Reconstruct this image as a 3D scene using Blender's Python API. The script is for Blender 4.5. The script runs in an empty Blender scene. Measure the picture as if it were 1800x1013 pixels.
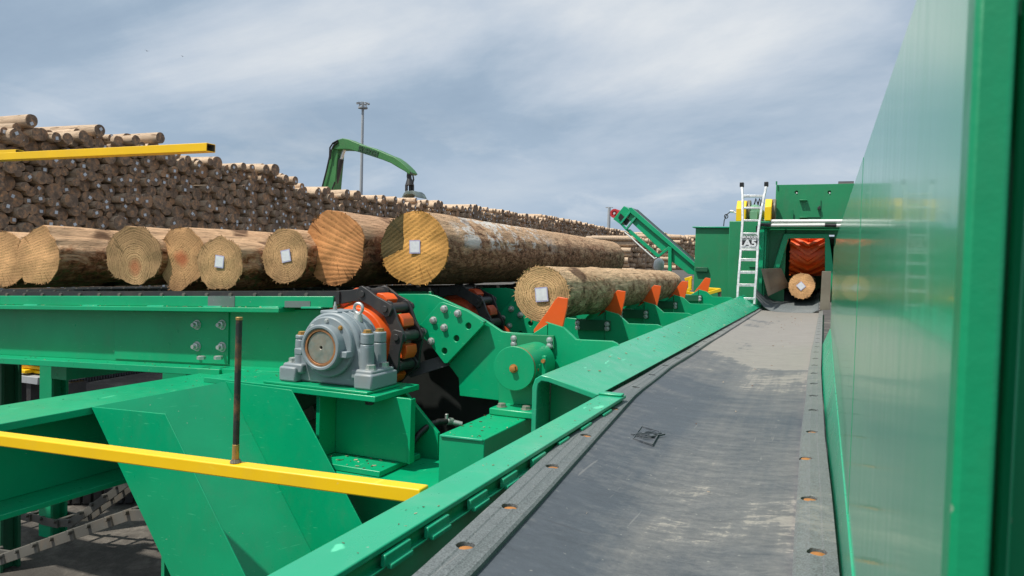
import bpy, bmesh, math, random
from mathutils import Vector, Matrix, noise
random.seed(7)
R_ = math.radians
scene = bpy.context.scene
COL = scene.collection
CZ = 3.2                                   # camera height above the yard
# ------------------------------------------------------------------ camera model (measures points of the photo in metres)
FPX, PW, PH = 1285.0, 1800.0, 1013.0
YAW, PITCH, ROLL = R_(23.1), R_(1.9), R_(1.6)
CAMR = Matrix.Rotation(YAW, 3, 'Z') @ Matrix.Rotation(math.pi/2-PITCH, 3, 'X') @ Matrix.Rotation(ROLL, 3, 'Z')
def U(px, py, X=None, Y=None, Z=None, D=None):
    d = CAMR @ Vector(((px-PW/2)/FPX, -(py-PH/2)/FPX, -1.0))
    if X is not None: t = X/d.x
    elif Y is not None: t = Y/d.y
    elif Z is not None: t = Z/d.z
    else: t = D
    return d*t
def V(x, y, z): return Vector((x, y, z))
def interp(tab, y):
    if y <= tab[0][0]: return tab[0][1]
    for (a, va), (b, vb) in zip(tab, tab[1:]):
        if y <= b: return va+(vb-va)*(y-a)/(b-a)
    return tab[-1][1]

# ------------------------------------------------------------------ materials
def newmat(name):
    m = bpy.data.materials.new(name); m.use_nodes = True
    nt = m.node_tree
    return m, nt, nt.nodes['Principled BSDF']
def nd(nt, typ, **kw):
    n = nt.nodes.new(typ)
    for k, v in kw.items():
        if k.startswith('i_'):
            key = k[2:]
            key = int(key) if key.isdigit() else key.replace('_', ' ')
            if hasattr(v, 'is_output'): nt.links.new(v, n.inputs[key])
            else: n.inputs[key].default_value = v
        else: setattr(n, k, v)
    return n
def c4(c): return (c[0], c[1], c[2], 1.0)
def ramp(nt, fac, stops, interp_='LINEAR'):
    n = nt.nodes.new('ShaderNodeValToRGB'); n.color_ramp.interpolation = interp_
    el = n.color_ramp.elements
    while len(el) < len(stops): el.new(0.5)
    for e, (p, c) in zip(el, stops):
        e.position = p; e.color = c4(c) if hasattr(c, '__len__') else (c, c, c, 1)
    nt.links.new(fac, n.inputs[0]); return n.outputs[0]
def mix(nt, fac, a, b, blend='MIX'):
    n = nt.nodes.new('ShaderNodeMix'); n.data_type = 'RGBA'; n.blend_type = blend
    for key, v in ((0, fac), (6, a), (7, b)):
        if hasattr(v, 'is_output'): nt.links.new(v, n.inputs[key])
        else: n.inputs[key].default_value = v if key == 0 else c4(v)
    return n.outputs[2]
def math_(nt, op, a, b=0.0, c=0.0):
    n = nt.nodes.new('ShaderNodeMath'); n.operation = op
    for i, v in enumerate((a, b, c)):
        if hasattr(v, 'is_output'): nt.links.new(v, n.inputs[i])
        else: n.inputs[i].default_value = v
    return n.outputs[0]
def coords(nt, scale=(1, 1, 1), rot=(0, 0, 0), loc=(0, 0, 0), kind='Object', rnd=False):
    tc = nt.nodes.new('ShaderNodeTexCoord'); out = tc.outputs[kind]
    mp = nd(nt, 'ShaderNodeMapping', i_Scale=scale, i_Rotation=rot, i_Location=loc)
    if rnd:
        oi = nt.nodes.new('ShaderNodeObjectInfo')
        add = nd(nt, 'ShaderNodeVectorMath', operation='ADD')
        nt.links.new(out, add.inputs[0])
        sc = math_(nt, 'MULTIPLY', oi.outputs['Random'], 37.0)
        cb = nd(nt, 'ShaderNodeCombineXYZ', i_X=sc, i_Y=sc, i_Z=sc)
        nt.links.new(cb.outputs[0], add.inputs[1]); out = add.outputs[0]
    nt.links.new(out, mp.inputs[0]); return mp.outputs[0]
def noi(nt, vec, scale, detail=4, rough=0.55, dist=0.0):
    return nd(nt, 'ShaderNodeTexNoise', i_Vector=vec, i_Scale=scale, i_Detail=detail, i_Roughness=rough, i_Distortion=dist).outputs[0]
def bump(nt, bsdf, h, strength=0.3, dist=0.01):
    b = nd(nt, 'ShaderNodeBump', i_Height=h, i_Strength=strength, i_Distance=dist)
    nt.links.new(b.outputs[0], bsdf.inputs['Normal'])
def L(nt, o, i): nt.links.new(o, i)

def paint(name, base, rough=0.32, var=0.18, dirt=(0.12, 0.11, 0.08), dirt_amt=0.25, scratch=0.5, bumpy=0.06, spec=0.5):
    """brushed-on machine enamel: slight tone drift, dust film, fine scratches"""
    m, nt, b = newmat(name)
    co = coords(nt)
    n1 = noi(nt, co, 1.7, 5); n2 = noi(nt, co, 14, 6, 0.65)
    tone = ramp(nt, n1, [(0.3, 1-var), (0.7, 1+var*0.4)])
    col = mix(nt, 1.0, base, tone, 'MULTIPLY')
    n3 = noi(nt, coords(nt, (1, 1, 0.5)), 5, 7, 0.7)
    dm = math_(nt, 'MULTIPLY', ramp(nt, n3, [(0.5, 0.0), (0.78, 1.0)]), dirt_amt)
    col = mix(nt, dm, col, dirt)
    if scratch > 0:
        sc = noi(nt, coords(nt, (6, 2, 70), (0.3, 0.5, 0.2)), 2.2, 3, 0.5, 0.3)
        sm = math_(nt, 'MULTIPLY', ramp(nt, sc, [(0.695, 0.0), (0.72, 1.0)]), scratch)
        light = tuple(min(1, c*1.6+0.12) for c in base)
        col = mix(nt, sm, col, light)
        sp = ramp(nt, noi(nt, co, 60, 2, 0.5), [(0.745, 0.0), (0.76, 1.0)])
        col = mix(nt, math_(nt, 'MULTIPLY', sp, scratch), col, (0.45, 0.43, 0.38))
    L(nt, col, b.inputs['Base Color'])
    L(nt, ramp(nt, n2, [(0.25, rough-0.06), (0.75, rough+0.14)]), b.inputs['Roughness'])
    b.inputs['Specular IOR Level'].default_value = spec
    bump(nt, b, math_(nt, 'ADD', n2, n1), bumpy, 0.004)
    return m
MAT = {}
GREEN = (0.001, 0.345, 0.150)
MAT['green'] = paint('green_enamel', GREEN, 0.3, 0.16, (0.1, 0.2, 0.13), 0.22, 0.35)
MAT['green_post'] = paint('brushed_green_enamel', (0.001, 0.30, 0.125), 0.34, 0.35, (0.03, 0.16, 0.07), 0.5, 0.4, 0.35)
MAT['green_rail'] = paint('green_enamel_dusty', (0.012, 0.37, 0.195), 0.27, 0.12, (0.2, 0.4, 0.3), 0.35, 0.7)
MAT['green_far'] = paint('cabinet_green_enamel', (0.016, 0.235, 0.098), 0.4, 0.12, scratch=0.1)
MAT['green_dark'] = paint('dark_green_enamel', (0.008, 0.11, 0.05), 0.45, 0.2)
MAT['boom'] = paint('grass_green_enamel', (0.045, 0.19, 0.055), 0.45, 0.2, scratch=0.2)
MAT['orange'] = paint('orange_enamel', (0.82, 0.105, 0.008), 0.42, 0.15, (0.2, 0.1, 0.05), 0.3, 0.3)
MAT['orange_dull'] = paint('worn_orange_enamel', (0.6, 0.085, 0.02), 0.5, 0.35, (0.12, 0.05, 0.03), 0.6, 0.4)
MAT['yellow'] = paint('yellow_enamel', (0.9, 0.55, 0.0015), 0.4, 0.08, (0.35, 0.25, 0.1), 0.15, 0.15)
MAT['grey'] = paint('grey_blue_casting_paint', (0.245, 0.292, 0.315), 0.42, 0.2, (0.3, 0.26, 0.2), 0.4, 0.5, 0.3)
MAT['grey_scuff'] = paint('scuffed_primer', (0.16, 0.2, 0.19), 0.5, 0.4, (0.05, 0.2, 0.12), 0.7, 0.6)
MAT['black_steel'] = paint('dark_oiled_steel', (0.032, 0.032, 0.034), 0.42, 0.35, (0.1, 0.08, 0.06), 0.5, 0.25, 0.2)
MAT['chain_old'] = paint('dusty_chain_steel', (0.12, 0.115, 0.10), 0.6, 0.4, (0.2, 0.12, 0.06), 0.5, 0.3, 0.2)
MAT['black_shade'] = paint('black_shade_sheet', (0.006, 0.009, 0.008), 0.6, 0.3, (0.02, 0.02, 0.02), 0.2, 0.0)  # near-black that paints the shade behind the sprocket and in the holes
MAT['white_pipe'] = paint('white_enamel', (0.78, 0.79, 0.76), 0.4, 0.1, scratch=0)
MAT['motor'] = paint('pale_green_motor_enamel', (0.16, 0.36, 0.22), 0.4, 0.2, scratch=0.2)
MAT['red'] = paint('red_enamel', (0.55, 0.03, 0.04), 0.4, 0.2, scratch=0.2)
MAT['dirty_steel'] = paint('worn_bare_plate', (0.2, 0.18, 0.135), 0.36, 0.4, (0.14, 0.1, 0.05), 0.6, 0.6, 0.1)
MAT['lamp_grey'] = paint('galvanised_grey', (0.36, 0.38, 0.4), 0.55, 0.1, scratch=0)
MAT['black_rubber'] = paint('black_rubber_hose', (0.012, 0.012, 0.013), 0.4, 0.2, scratch=0)
MAT['black_board'] = paint('black_sign_board', (0.03, 0.03, 0.035), 0.5, 0.2, scratch=0)
MAT['sign_white'] = paint('sign_white_lettering', (0.72, 0.74, 0.76), 0.5, 0.05, scratch=0)
MAT['sign_grey'] = paint('sign_grey_band', (0.36, 0.37, 0.4), 0.5, 0.05, scratch=0)
MAT['bird'] = paint('dark_feathers', (0.03, 0.03, 0.035), 0.8, 0.2, scratch=0)
MAT['boom_text'] = paint('dark_green_lettering', (0.02, 0.07, 0.035), 0.6, 0.1, scratch=0)
def metal(name, base, rough, rust=0.0):
    m, nt, b = newmat(name); co = coords(nt, rnd=True)
    n = noi(nt, co, 25, 5, 0.6)
    col = ramp(nt, n, [(0.3, tuple(c*0.75 for c in base)), (0.7, base)])
    rm = math_(nt, 'MULTIPLY', ramp(nt, noi(nt, co, 12, 6, 0.7), [(0.45, 0.0), (0.6, 1.0)]), rust)
    col = mix(nt, rm, col, (0.33, 0.13, 0.03))
    L(nt, col, b.inputs['Base Color'])
    L(nt, math_(nt, 'SUBTRACT', 0.75, rm), b.inputs['Metallic'])
    L(nt, ramp(nt, n, [(0.3, rough), (0.7, rough+0.2)]), b.inputs['Roughness'])
    bump(nt, b, n, 0.15, 0.002); return m
MAT['zinc'] = metal('zinc_plated_steel', (0.62, 0.64, 0.62), 0.36)
MAT['shaft'] = metal('turned_shaft_steel', (0.42, 0.43, 0.38), 0.38, 0.25)
MAT['brass'] = metal('rusty_bolt_steel', (0.55, 0.36, 0.12), 0.45, 0.9)
MAT['rust'] = metal('rust_orange_bolt', (0.62, 0.27, 0.08), 0.6, 0.8)
MAT['rust_ring'] = metal('rusty_seal_ring', (0.5, 0.24, 0.12), 0.5, 0.9)
MAT['alu'] = metal('aluminium', (0.82, 0.84, 0.84), 0.4)
MAT['rod'] = metal('black_mill_rod', (0.07, 0.075, 0.07), 0.5, 0.5)

def rubber(name, base, dust, rough, speck=0.0, streak=1.0):
    m, nt, b = newmat(name)
    co = coords(nt)
    st = noi(nt, coords(nt, (1.6, 5.5, 1), (0, 0, 0.2)), 3.2, 9, 0.72, 0.25)
    fin = noi(nt, coords(nt, (1, 2.0, 1), (0, 0, -0.35)), 24, 9, 0.78, 0.5)
    pat = noi(nt, coords(nt, (1, 0.8, 1)), 1.25, 5, 0.6, 0.8)
    sep = nd(nt, 'ShaderNodeSeparateXYZ', i_0=co)
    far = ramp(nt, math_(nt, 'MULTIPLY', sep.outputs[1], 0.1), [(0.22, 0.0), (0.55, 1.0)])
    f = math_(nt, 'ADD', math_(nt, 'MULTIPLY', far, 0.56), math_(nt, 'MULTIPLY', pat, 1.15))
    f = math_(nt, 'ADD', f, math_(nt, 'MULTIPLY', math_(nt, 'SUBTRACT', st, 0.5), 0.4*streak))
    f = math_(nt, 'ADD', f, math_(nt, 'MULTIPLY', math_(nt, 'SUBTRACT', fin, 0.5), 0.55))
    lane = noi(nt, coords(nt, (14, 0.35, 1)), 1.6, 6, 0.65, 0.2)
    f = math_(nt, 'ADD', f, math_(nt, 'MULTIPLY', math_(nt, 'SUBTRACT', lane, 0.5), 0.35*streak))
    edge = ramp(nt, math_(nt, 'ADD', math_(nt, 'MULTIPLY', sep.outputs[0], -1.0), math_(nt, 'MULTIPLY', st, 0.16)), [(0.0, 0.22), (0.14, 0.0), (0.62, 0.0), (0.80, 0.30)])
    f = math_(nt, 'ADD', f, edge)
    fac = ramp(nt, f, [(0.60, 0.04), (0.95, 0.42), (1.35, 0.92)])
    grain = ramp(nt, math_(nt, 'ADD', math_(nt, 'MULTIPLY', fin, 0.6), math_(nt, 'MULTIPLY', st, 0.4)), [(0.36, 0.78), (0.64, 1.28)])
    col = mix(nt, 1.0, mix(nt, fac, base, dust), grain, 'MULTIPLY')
    if speck:
        sp = ramp(nt, noi(nt, co, 260, 2, 0.6), [(0.35, 0.0), (0.65, 1.0)])
        col = mix(nt, math_(nt, 'MULTIPLY', sp, speck), col, tuple(min(1, c*2.2+0.04) for c in base))
    fl = ramp(nt, noi(nt, co, 55, 3, 0.5), [(0.71, 0.0), (0.74, 1.0)])
    col = mix(nt, math_(nt, 'MULTIPLY', fl, 0.5), col, (0.34, 0.33, 0.30))
    scr = ramp(nt, noi(nt, coords(nt, (3, 45, 1), (0, 0, -0.5)), 1.5, 3, 0.5, 0.5), [(0.69, 0.0), (0.72, 1.0)])
    col = mix(nt, math_(nt, 'MULTIPLY', scr, 0.45), col, (0.05, 0.05, 0.055))
    sc2 = ramp(nt, noi(nt, coords(nt, (40, 2.2, 1), (0, 0, 0.9)), 1.3, 3, 0.5, 0.4), [(0.70, 0.0), (0.73, 1.0)])
    col = mix(nt, math_(nt, 'MULTIPLY', sc2, 0.35), col, (0.26, 0.25, 0.24))
    L(nt, col, b.inputs['Base Color'])
    L(nt, ramp(nt, fin, [(0.3, rough), (0.7, rough+0.25)]), b.inputs['Roughness'])
    bump(nt, b, math_(nt, 'ADD', noi(nt, co, 60, 4, 0.6), math_(nt, 'MULTIPLY', fin, 1.2)), 0.2, 0.004)
    return m
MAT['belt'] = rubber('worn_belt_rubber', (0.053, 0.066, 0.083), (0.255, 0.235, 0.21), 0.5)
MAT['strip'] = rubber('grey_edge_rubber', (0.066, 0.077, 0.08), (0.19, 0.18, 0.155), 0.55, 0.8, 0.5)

def mirror_paint(name):
    """very glossy enamel on a long plate seen at a grazing angle"""
    m, nt, b = newmat(name)
    co = coords(nt, (1, 1, 1))
    n1 = noi(nt, coords(nt, (1, 3.0, 0.5)), 2.0, 5, 0.6)
    n2 = noi(nt, coords(nt, (1, 9, 1.2)), 4, 6, 0.7)
    col = mix(nt, ramp(nt, n1, [(0.35, 0.0), (0.75, 0.5)]), (0.005, 0.34, 0.155), (0.08, 0.40, 0.23))
    col = mix(nt, ramp(nt, n2, [(0.62, 0.0), (0.8, 0.45)]), col, (0.2, 0.32, 0.22))
    L(nt, col, b.inputs['Base Color'])
    L(nt, ramp(nt, n2, [(0.2, 0.10), (0.8, 0.22)]), b.inputs['Roughness'])
    b.inputs['Specular IOR Level'].default_value = 0.45
    b.inputs['Coat Weight'].default_value = 0.15; b.inputs['Coat Roughness'].default_value = 0.03
    bump(nt, b, noi(nt, coords(nt, (1, 2.2, 0.25)), 2.0, 3, 0.5), 0.018, 0.01)
    return m
MAT['wall'] = mirror_paint('glossy_green_enamel')

def cutwood(name, base, dark, ring=75, saw=60, ang=0.6, saw_amt=0.5, red=0.0, stain=0.0, fan=0.0, pith=(0, 0), grey=0.0, lw=0.24):
    m, nt, b = newmat(name)
    tc = nt.nodes.new('ShaderNodeTexCoord')
    sp = nd(nt, 'ShaderNodeSeparateXYZ', i_0=tc.outputs['Object'])
    x = math_(nt, 'SUBTRACT', sp.outputs[0], pith[0]); z = math_(nt, 'SUBTRACT', sp.outputs[2], pith[1])
    wob = noi(nt, tc.outputs['Object'], 6, 4, 0.6)
    r = math_(nt, 'SQRT', math_(nt, 'ADD', math_(nt, 'MULTIPLY', x, x), math_(nt, 'MULTIPLY', z, z)))
    rr = math_(nt, 'ADD', r, math_(nt, 'MULTIPLY', wob, 0.05))
    rr = math_(nt, 'ADD', rr, math_(nt, 'MULTIPLY', nd(nt, 'ShaderNodeTexNoise', noise_dimensions='1D', i_W=rr, i_Scale=16.0, i_Detail=3.0).outputs[0], 0.06))
    rings = math_(nt, 'SINE', math_(nt, 'MULTIPLY', rr, ring*6.283))
    rings = math_(nt, 'MULTIPLY_ADD', rings, 0.5, 0.5)
    # chainsaw lines: slightly fanning straight grooves
    ca, sa = math.cos(ang), math.sin(ang)
    t = math_(nt, 'ADD', math_(nt, 'MULTIPLY', x, -sa), math_(nt, 'MULTIPLY', z, ca))
    s = math_(nt, 'ADD', math_(nt, 'MULTIPLY', x, ca), math_(nt, 'MULTIPLY', z, sa))
    t = math_(nt, 'DIVIDE', t, math_(nt, 'MULTIPLY_ADD', s, fan, 1.0))
    t = math_(nt, 'ADD', t, math_(nt, 'MULTIPLY', noi(nt, tc.outputs['Object'], 14, 3, 0.6), 0.012))
    lines = math_(nt, 'SINE', math_(nt, 'MULTIPLY', t, saw*6.283))
    irr = noi(nt, nd(nt, 'ShaderNodeCombineXYZ', i_X=math_(nt, 'MULTIPLY', t, 26.0), i_Y=math_(nt, 'MULTIPLY', s, 1.6)).outputs[0], 1.6, 5, 0.65)
    sawv = math_(nt, 'ADD', math_(nt, 'MULTIPLY', math_(nt, 'MULTIPLY_ADD', lines, 0.5, 0.5), lw), math_(nt, 'MULTIPLY', irr, 0.95))
    v = math_(nt, 'ADD', math_(nt, 'MULTIPLY', rings, (1-saw_amt)*0.75), math_(nt, 'MULTIPLY', sawv, 0.25+saw_amt*0.8))
    v = math_(nt, 'ADD', v, math_(nt, 'MULTIPLY', math_(nt, 'SUBTRACT', noi(nt, tc.outputs['Object'], 75, 5, 0.75), 0.5), 2.0))
    v = math_(nt, 'ADD', v, math_(nt, 'MULTIPLY', math_(nt, 'SUBTRACT', noi(nt, tc.outputs['Object'], 13, 4, 0.6), 0.5), 0.6))
    light = tuple(min(1, c*1.45) for c in base)
    col = ramp(nt, v, [(0.05, dark), (0.40, base), (0.85, light)])
    patch = noi(nt, tc.outputs['Object'], 5.5, 4, 0.6)
    col = mix(nt, ramp(nt, patch, [(0.42, 0.0), (0.7, 0.55)]), col, tuple(c*0.62 for c in base))
    if grey:
        oi = nt.nodes.new('ShaderNodeObjectInfo')
        gm = ramp(nt, noi(nt, coords(nt, rnd=True), 1.6, 2, 0.5), [(0.38, (0.6, 0.58, 0.56)), (0.5, (1.1, 1.03, 0.97)), (0.60, (1.9, 1.45, 1.05))])
        col = mix(nt, 1.0, col, gm, 'MULTIPLY')
    rim = ramp(nt, math_(nt, 'ADD', r, math_(nt, 'MULTIPLY', wob, 0.10)), [(0.15, 0.0), (0.30, 0.5)])
    col = mix(nt, rim, col, tuple(c_*0.5 for c_ in base))
    ang_ = math_(nt, 'ARCTAN2', z, x)
    ck = nd(nt, 'ShaderNodeTexNoise', noise_dimensions='2D', i_Vector=nd(nt, 'ShaderNodeCombineXYZ', i_X=math_(nt, 'MULTIPLY', ang_, 5.0), i_Y=math_(nt, 'MULTIPLY', r, 1.2)).outputs[0], i_Scale=1.7, i_Detail=4.0).outputs[0]
    col = mix(nt, ramp(nt, ck, [(0.26, 0.75), (0.34, 0.0)]), col, dark)
    if red:
        rm = ramp(nt, math_(nt, 'ADD', r, math_(nt, 'MULTIPLY', wob, 0.12)), [(0.09, 1.0), (0.15, 0.0)])
        col = mix(nt, math_(nt, 'MULTIPLY', rm, red), col, (0.5, 0.12, 0.05))
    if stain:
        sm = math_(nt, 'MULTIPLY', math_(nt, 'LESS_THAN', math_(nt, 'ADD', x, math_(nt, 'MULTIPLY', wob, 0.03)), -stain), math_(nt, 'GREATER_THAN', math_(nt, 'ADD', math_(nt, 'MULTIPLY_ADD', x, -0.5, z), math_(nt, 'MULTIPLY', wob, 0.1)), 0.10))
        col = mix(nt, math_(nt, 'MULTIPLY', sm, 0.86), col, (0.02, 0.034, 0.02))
    L(nt, col, b.inputs['Base Color'])
    b.inputs['Roughness'].default_value = 0.85
    b.inputs['Specular IOR Level'].default_value = 0.2
    bump(nt, b, v, 0.4, 0.006)
    return m
MAT['cut_tan'] = cutwood('tan_sawn_end', (0.45, 0.27, 0.13), (0.10, 0.06, 0.025), 78, 70, 1.2, 0.4)
MAT['cut_ochre'] = cutwood('ochre_sawn_end', (0.56, 0.315, 0.145), (0.17, 0.085, 0.03), 60, 40, 0.2, 0.65, fan=0.6, lw=0.42)
MAT['cut_red'] = cutwood('red_hearted_sawn_end', (0.46, 0.26, 0.12), (0.10, 0.055, 0.02), 76, 48, 0.75, 0.5, red=0.75, lw=0.4)
MAT['cut_red2'] = cutwood('ringed_sawn_end', (0.38, 0.235, 0.115), (0.085, 0.055, 0.022), 66, 60, 1.5, 0.2, red=0.5, pith=(0.02, -0.09))
MAT['cut_fan'] = cutwood('orange_fan_sawn_end', (0.52, 0.235, 0.09), (0.10, 0.035, 0.01), 40, 25, -0.26, 1.0, fan=-1.5, lw=0.85)
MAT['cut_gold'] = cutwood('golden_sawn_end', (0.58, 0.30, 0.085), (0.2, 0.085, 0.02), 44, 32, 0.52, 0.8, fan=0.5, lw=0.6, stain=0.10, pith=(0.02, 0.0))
MAT['cut_step'] = cutwood('pale_sawn_end', (0.50, 0.31, 0.15), (0.12, 0.07, 0.025), 80, 80, 1.25, 0.3)
MAT['cut_grey'] = cutwood('weathered_sawn_end', (0.38, 0.265, 0.19), (0.11, 0.075, 0.055), 30, 30, 0.6, 0.2, grey=1)

def bark(name, pale, brown, moss=0.5, white=0.0, low_dark=0.5, rnd=False, sc=1.0, cover=0.5):
    """pine bark half torn off: pale fibrous wood, flakes of brown bark, darker underside"""
    m, nt, b = newmat(name)
    fine = noi(nt, coords(nt, (1, 0.10, 1), rnd=rnd), 46*sc, 5, 0.7, 0.6)
    mid = noi(nt, coords(nt, (1, 0.42, 1), rnd=rnd), 8.5*sc, 9, 0.7, 1.0)
    big = noi(nt, coords(nt, (1, 0.5, 1), rnd=rnd), 2.4*sc, 5, 0.6, 0.5)
    flake = noi(nt, coords(nt, (1, 0.5, 1), rnd=rnd), 24*sc, 6, 0.72, 0.8)
    tc = nt.nodes.new('ShaderNodeTexCoord'); sp = nd(nt, 'ShaderNodeSeparateXYZ', i_0=tc.outputs['Object'])
    zn = sp.outputs[2] if not rnd else math_(nt, 'MULTIPLY', sp.outputs[2], 0.0)
    wood = ramp(nt, fine, [(0.34, tuple(c_*0.30 for c_ in pale)), (0.48, tuple(c_*0.78 for c_ in pale)), (0.66, tuple(min(1, c_*1.15) for c_ in pale))])
    wood = mix(nt, ramp(nt, big, [(0.35, 0.0), (0.7, 0.6)]), wood, tuple((x*0.55+y_*0.5) for x, y_ in zip(pale, brown)))
    bk = ramp(nt, flake, [(0.36, tuple(c_*0.18 for c_ in brown)), (0.5, brown), (0.68, tuple(min(1, x*0.5+y_*0.9) for x, y_ in zip(pale, brown)))])
    cov = math_(nt, 'ADD', math_(nt, 'MULTIPLY', mid, 0.62), math_(nt, 'MULTIPLY', big, 0.38))
    cov = math_(nt, 'ADD', cov, math_(nt, 'MULTIPLY_ADD', zn, -0.8, cover-0.5))
    col = mix(nt, ramp(nt, cov, [(0.47, 0.0), (0.57, 1.0)]), wood, bk)
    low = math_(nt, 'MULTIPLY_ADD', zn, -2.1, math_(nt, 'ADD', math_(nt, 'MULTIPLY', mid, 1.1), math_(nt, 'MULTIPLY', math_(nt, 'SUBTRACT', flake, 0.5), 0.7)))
    col = mix(nt, ramp(nt, low, [(0.76, 0.0), (0.98, low_dark)]), col, (0.04, 0.026, 0.015))  # colour darkens towards the underside
    if moss:
        mn = noi(nt, coords(nt, (1, 0.7, 1), loc=(3, 1, 2), rnd=rnd), 15, 7, 0.72)
        mf = math_(nt, 'MULTIPLY', ramp(nt, mn, [(0.5, 0.0), (0.6, moss)]), ramp(nt, low, [(0.55, 0.0), (0.85, 1.0)]))
        col = mix(nt, mf, col, (0.075, 0.10, 0.03))
    if white:
        wn = noi(nt, coords(nt, (1, 0.7, 1), loc=(1, 4, 2)), 5.0, 9, 0.75, 0.6)
        yy = sp.outputs[1]
        band = ramp(nt, math_(nt, 'MULTIPLY', yy, 0.2), [(0.03, 0.0), (0.07, 1.0), (0.36, 1.0), (0.5, 0.0)])
        up = ramp(nt, sp.outputs[2], [(-0.06, 0.0), (0.05, 1.0)])
        wf = math_(nt, 'MULTIPLY', ramp(nt, wn, [(0.50, 0.0), (0.535, white)]), math_(nt, 'MULTIPLY', band, up))
        col = mix(nt, wf, col, (0.66, 0.62, 0.57))
    kn = ramp(nt, noi(nt, coords(nt, (1, 0.8, 1), rnd=rnd), 2.9, 2, 0.3), [(0.68, 0.0), (0.72, 0.8)])
    col = mix(nt, kn, col, (0.075, 0.035, 0.02))
    L(nt, col, b.inputs['Base Color'])
    b.inputs['Roughness'].default_value = 0.9; b.inputs['Specular IOR Level'].default_value = 0.15
    h = math_(nt, 'ADD', math_(nt, 'MULTIPLY', mid, 1.3), math_(nt, 'ADD', math_(nt, 'MULTIPLY', flake, 0.9), math_(nt, 'MULTIPLY', fine, 0.6)))
    bump(nt, b, h, 0.9, 0.02)
    return m
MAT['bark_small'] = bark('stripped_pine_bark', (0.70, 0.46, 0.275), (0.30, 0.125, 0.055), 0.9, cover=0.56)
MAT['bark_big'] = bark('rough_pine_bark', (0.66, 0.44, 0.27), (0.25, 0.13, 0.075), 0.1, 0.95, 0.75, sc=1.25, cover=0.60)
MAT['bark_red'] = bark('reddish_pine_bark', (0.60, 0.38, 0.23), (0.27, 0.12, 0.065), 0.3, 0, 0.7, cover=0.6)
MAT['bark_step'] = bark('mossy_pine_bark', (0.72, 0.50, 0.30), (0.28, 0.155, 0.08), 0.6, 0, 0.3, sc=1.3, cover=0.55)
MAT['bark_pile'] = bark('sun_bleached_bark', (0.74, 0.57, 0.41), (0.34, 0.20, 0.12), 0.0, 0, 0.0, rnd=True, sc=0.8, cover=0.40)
m, nt, b = newmat('white_tag_plastic'); co = coords(nt, rnd=True)
L(nt, ramp(nt, noi(nt, co, 40, 3), [(0.3, (0.62, 0.63, 0.66)), (0.7, (0.74, 0.75, 0.77))]), b.inputs['Base Color']); b.inputs['Roughness'].default_value = 0.4
MAT['tag'] = m
m, nt, b = newmat('lilac_tag_border'); co = coords(nt, rnd=True)
L(nt, ramp(nt, noi(nt, co, 40, 3), [(0.3, (0.38, 0.36, 0.55)), (0.7, (0.47, 0.45, 0.62))]), b.inputs['Base Color']); b.inputs['Roughness'].default_value = 0.45
MAT['tag_edge'] = m
m, nt, b = newmat('yard_dirt')
co = coords(nt); n1 = noi(nt, co, 0.5, 8, 0.65, 0.5); n2 = noi(nt, co, 9, 6, 0.7)
col = ramp(nt, n1, [(0.3, (0.04, 0.036, 0.032)), (0.5, (0.07, 0.063, 0.055)), (0.66, (0.22, 0.195, 0.165))])
col = mix(nt, ramp(nt, n2, [(0.35, 0.7), (0.6, 0.0)]), col, (0.05, 0.043, 0.037))
L(nt, col, b.inputs['Base Color']); b.inputs['Roughness'].default_value = 0.92
bump(nt, b, n2, 0.7, 0.03); MAT['dirt'] = m
m, nt, b = newmat('stacked_timber')          # far logs seen as one mass: bark on top, grey ends
MAT['bark_far'] = MAT['bark_pile']

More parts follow.
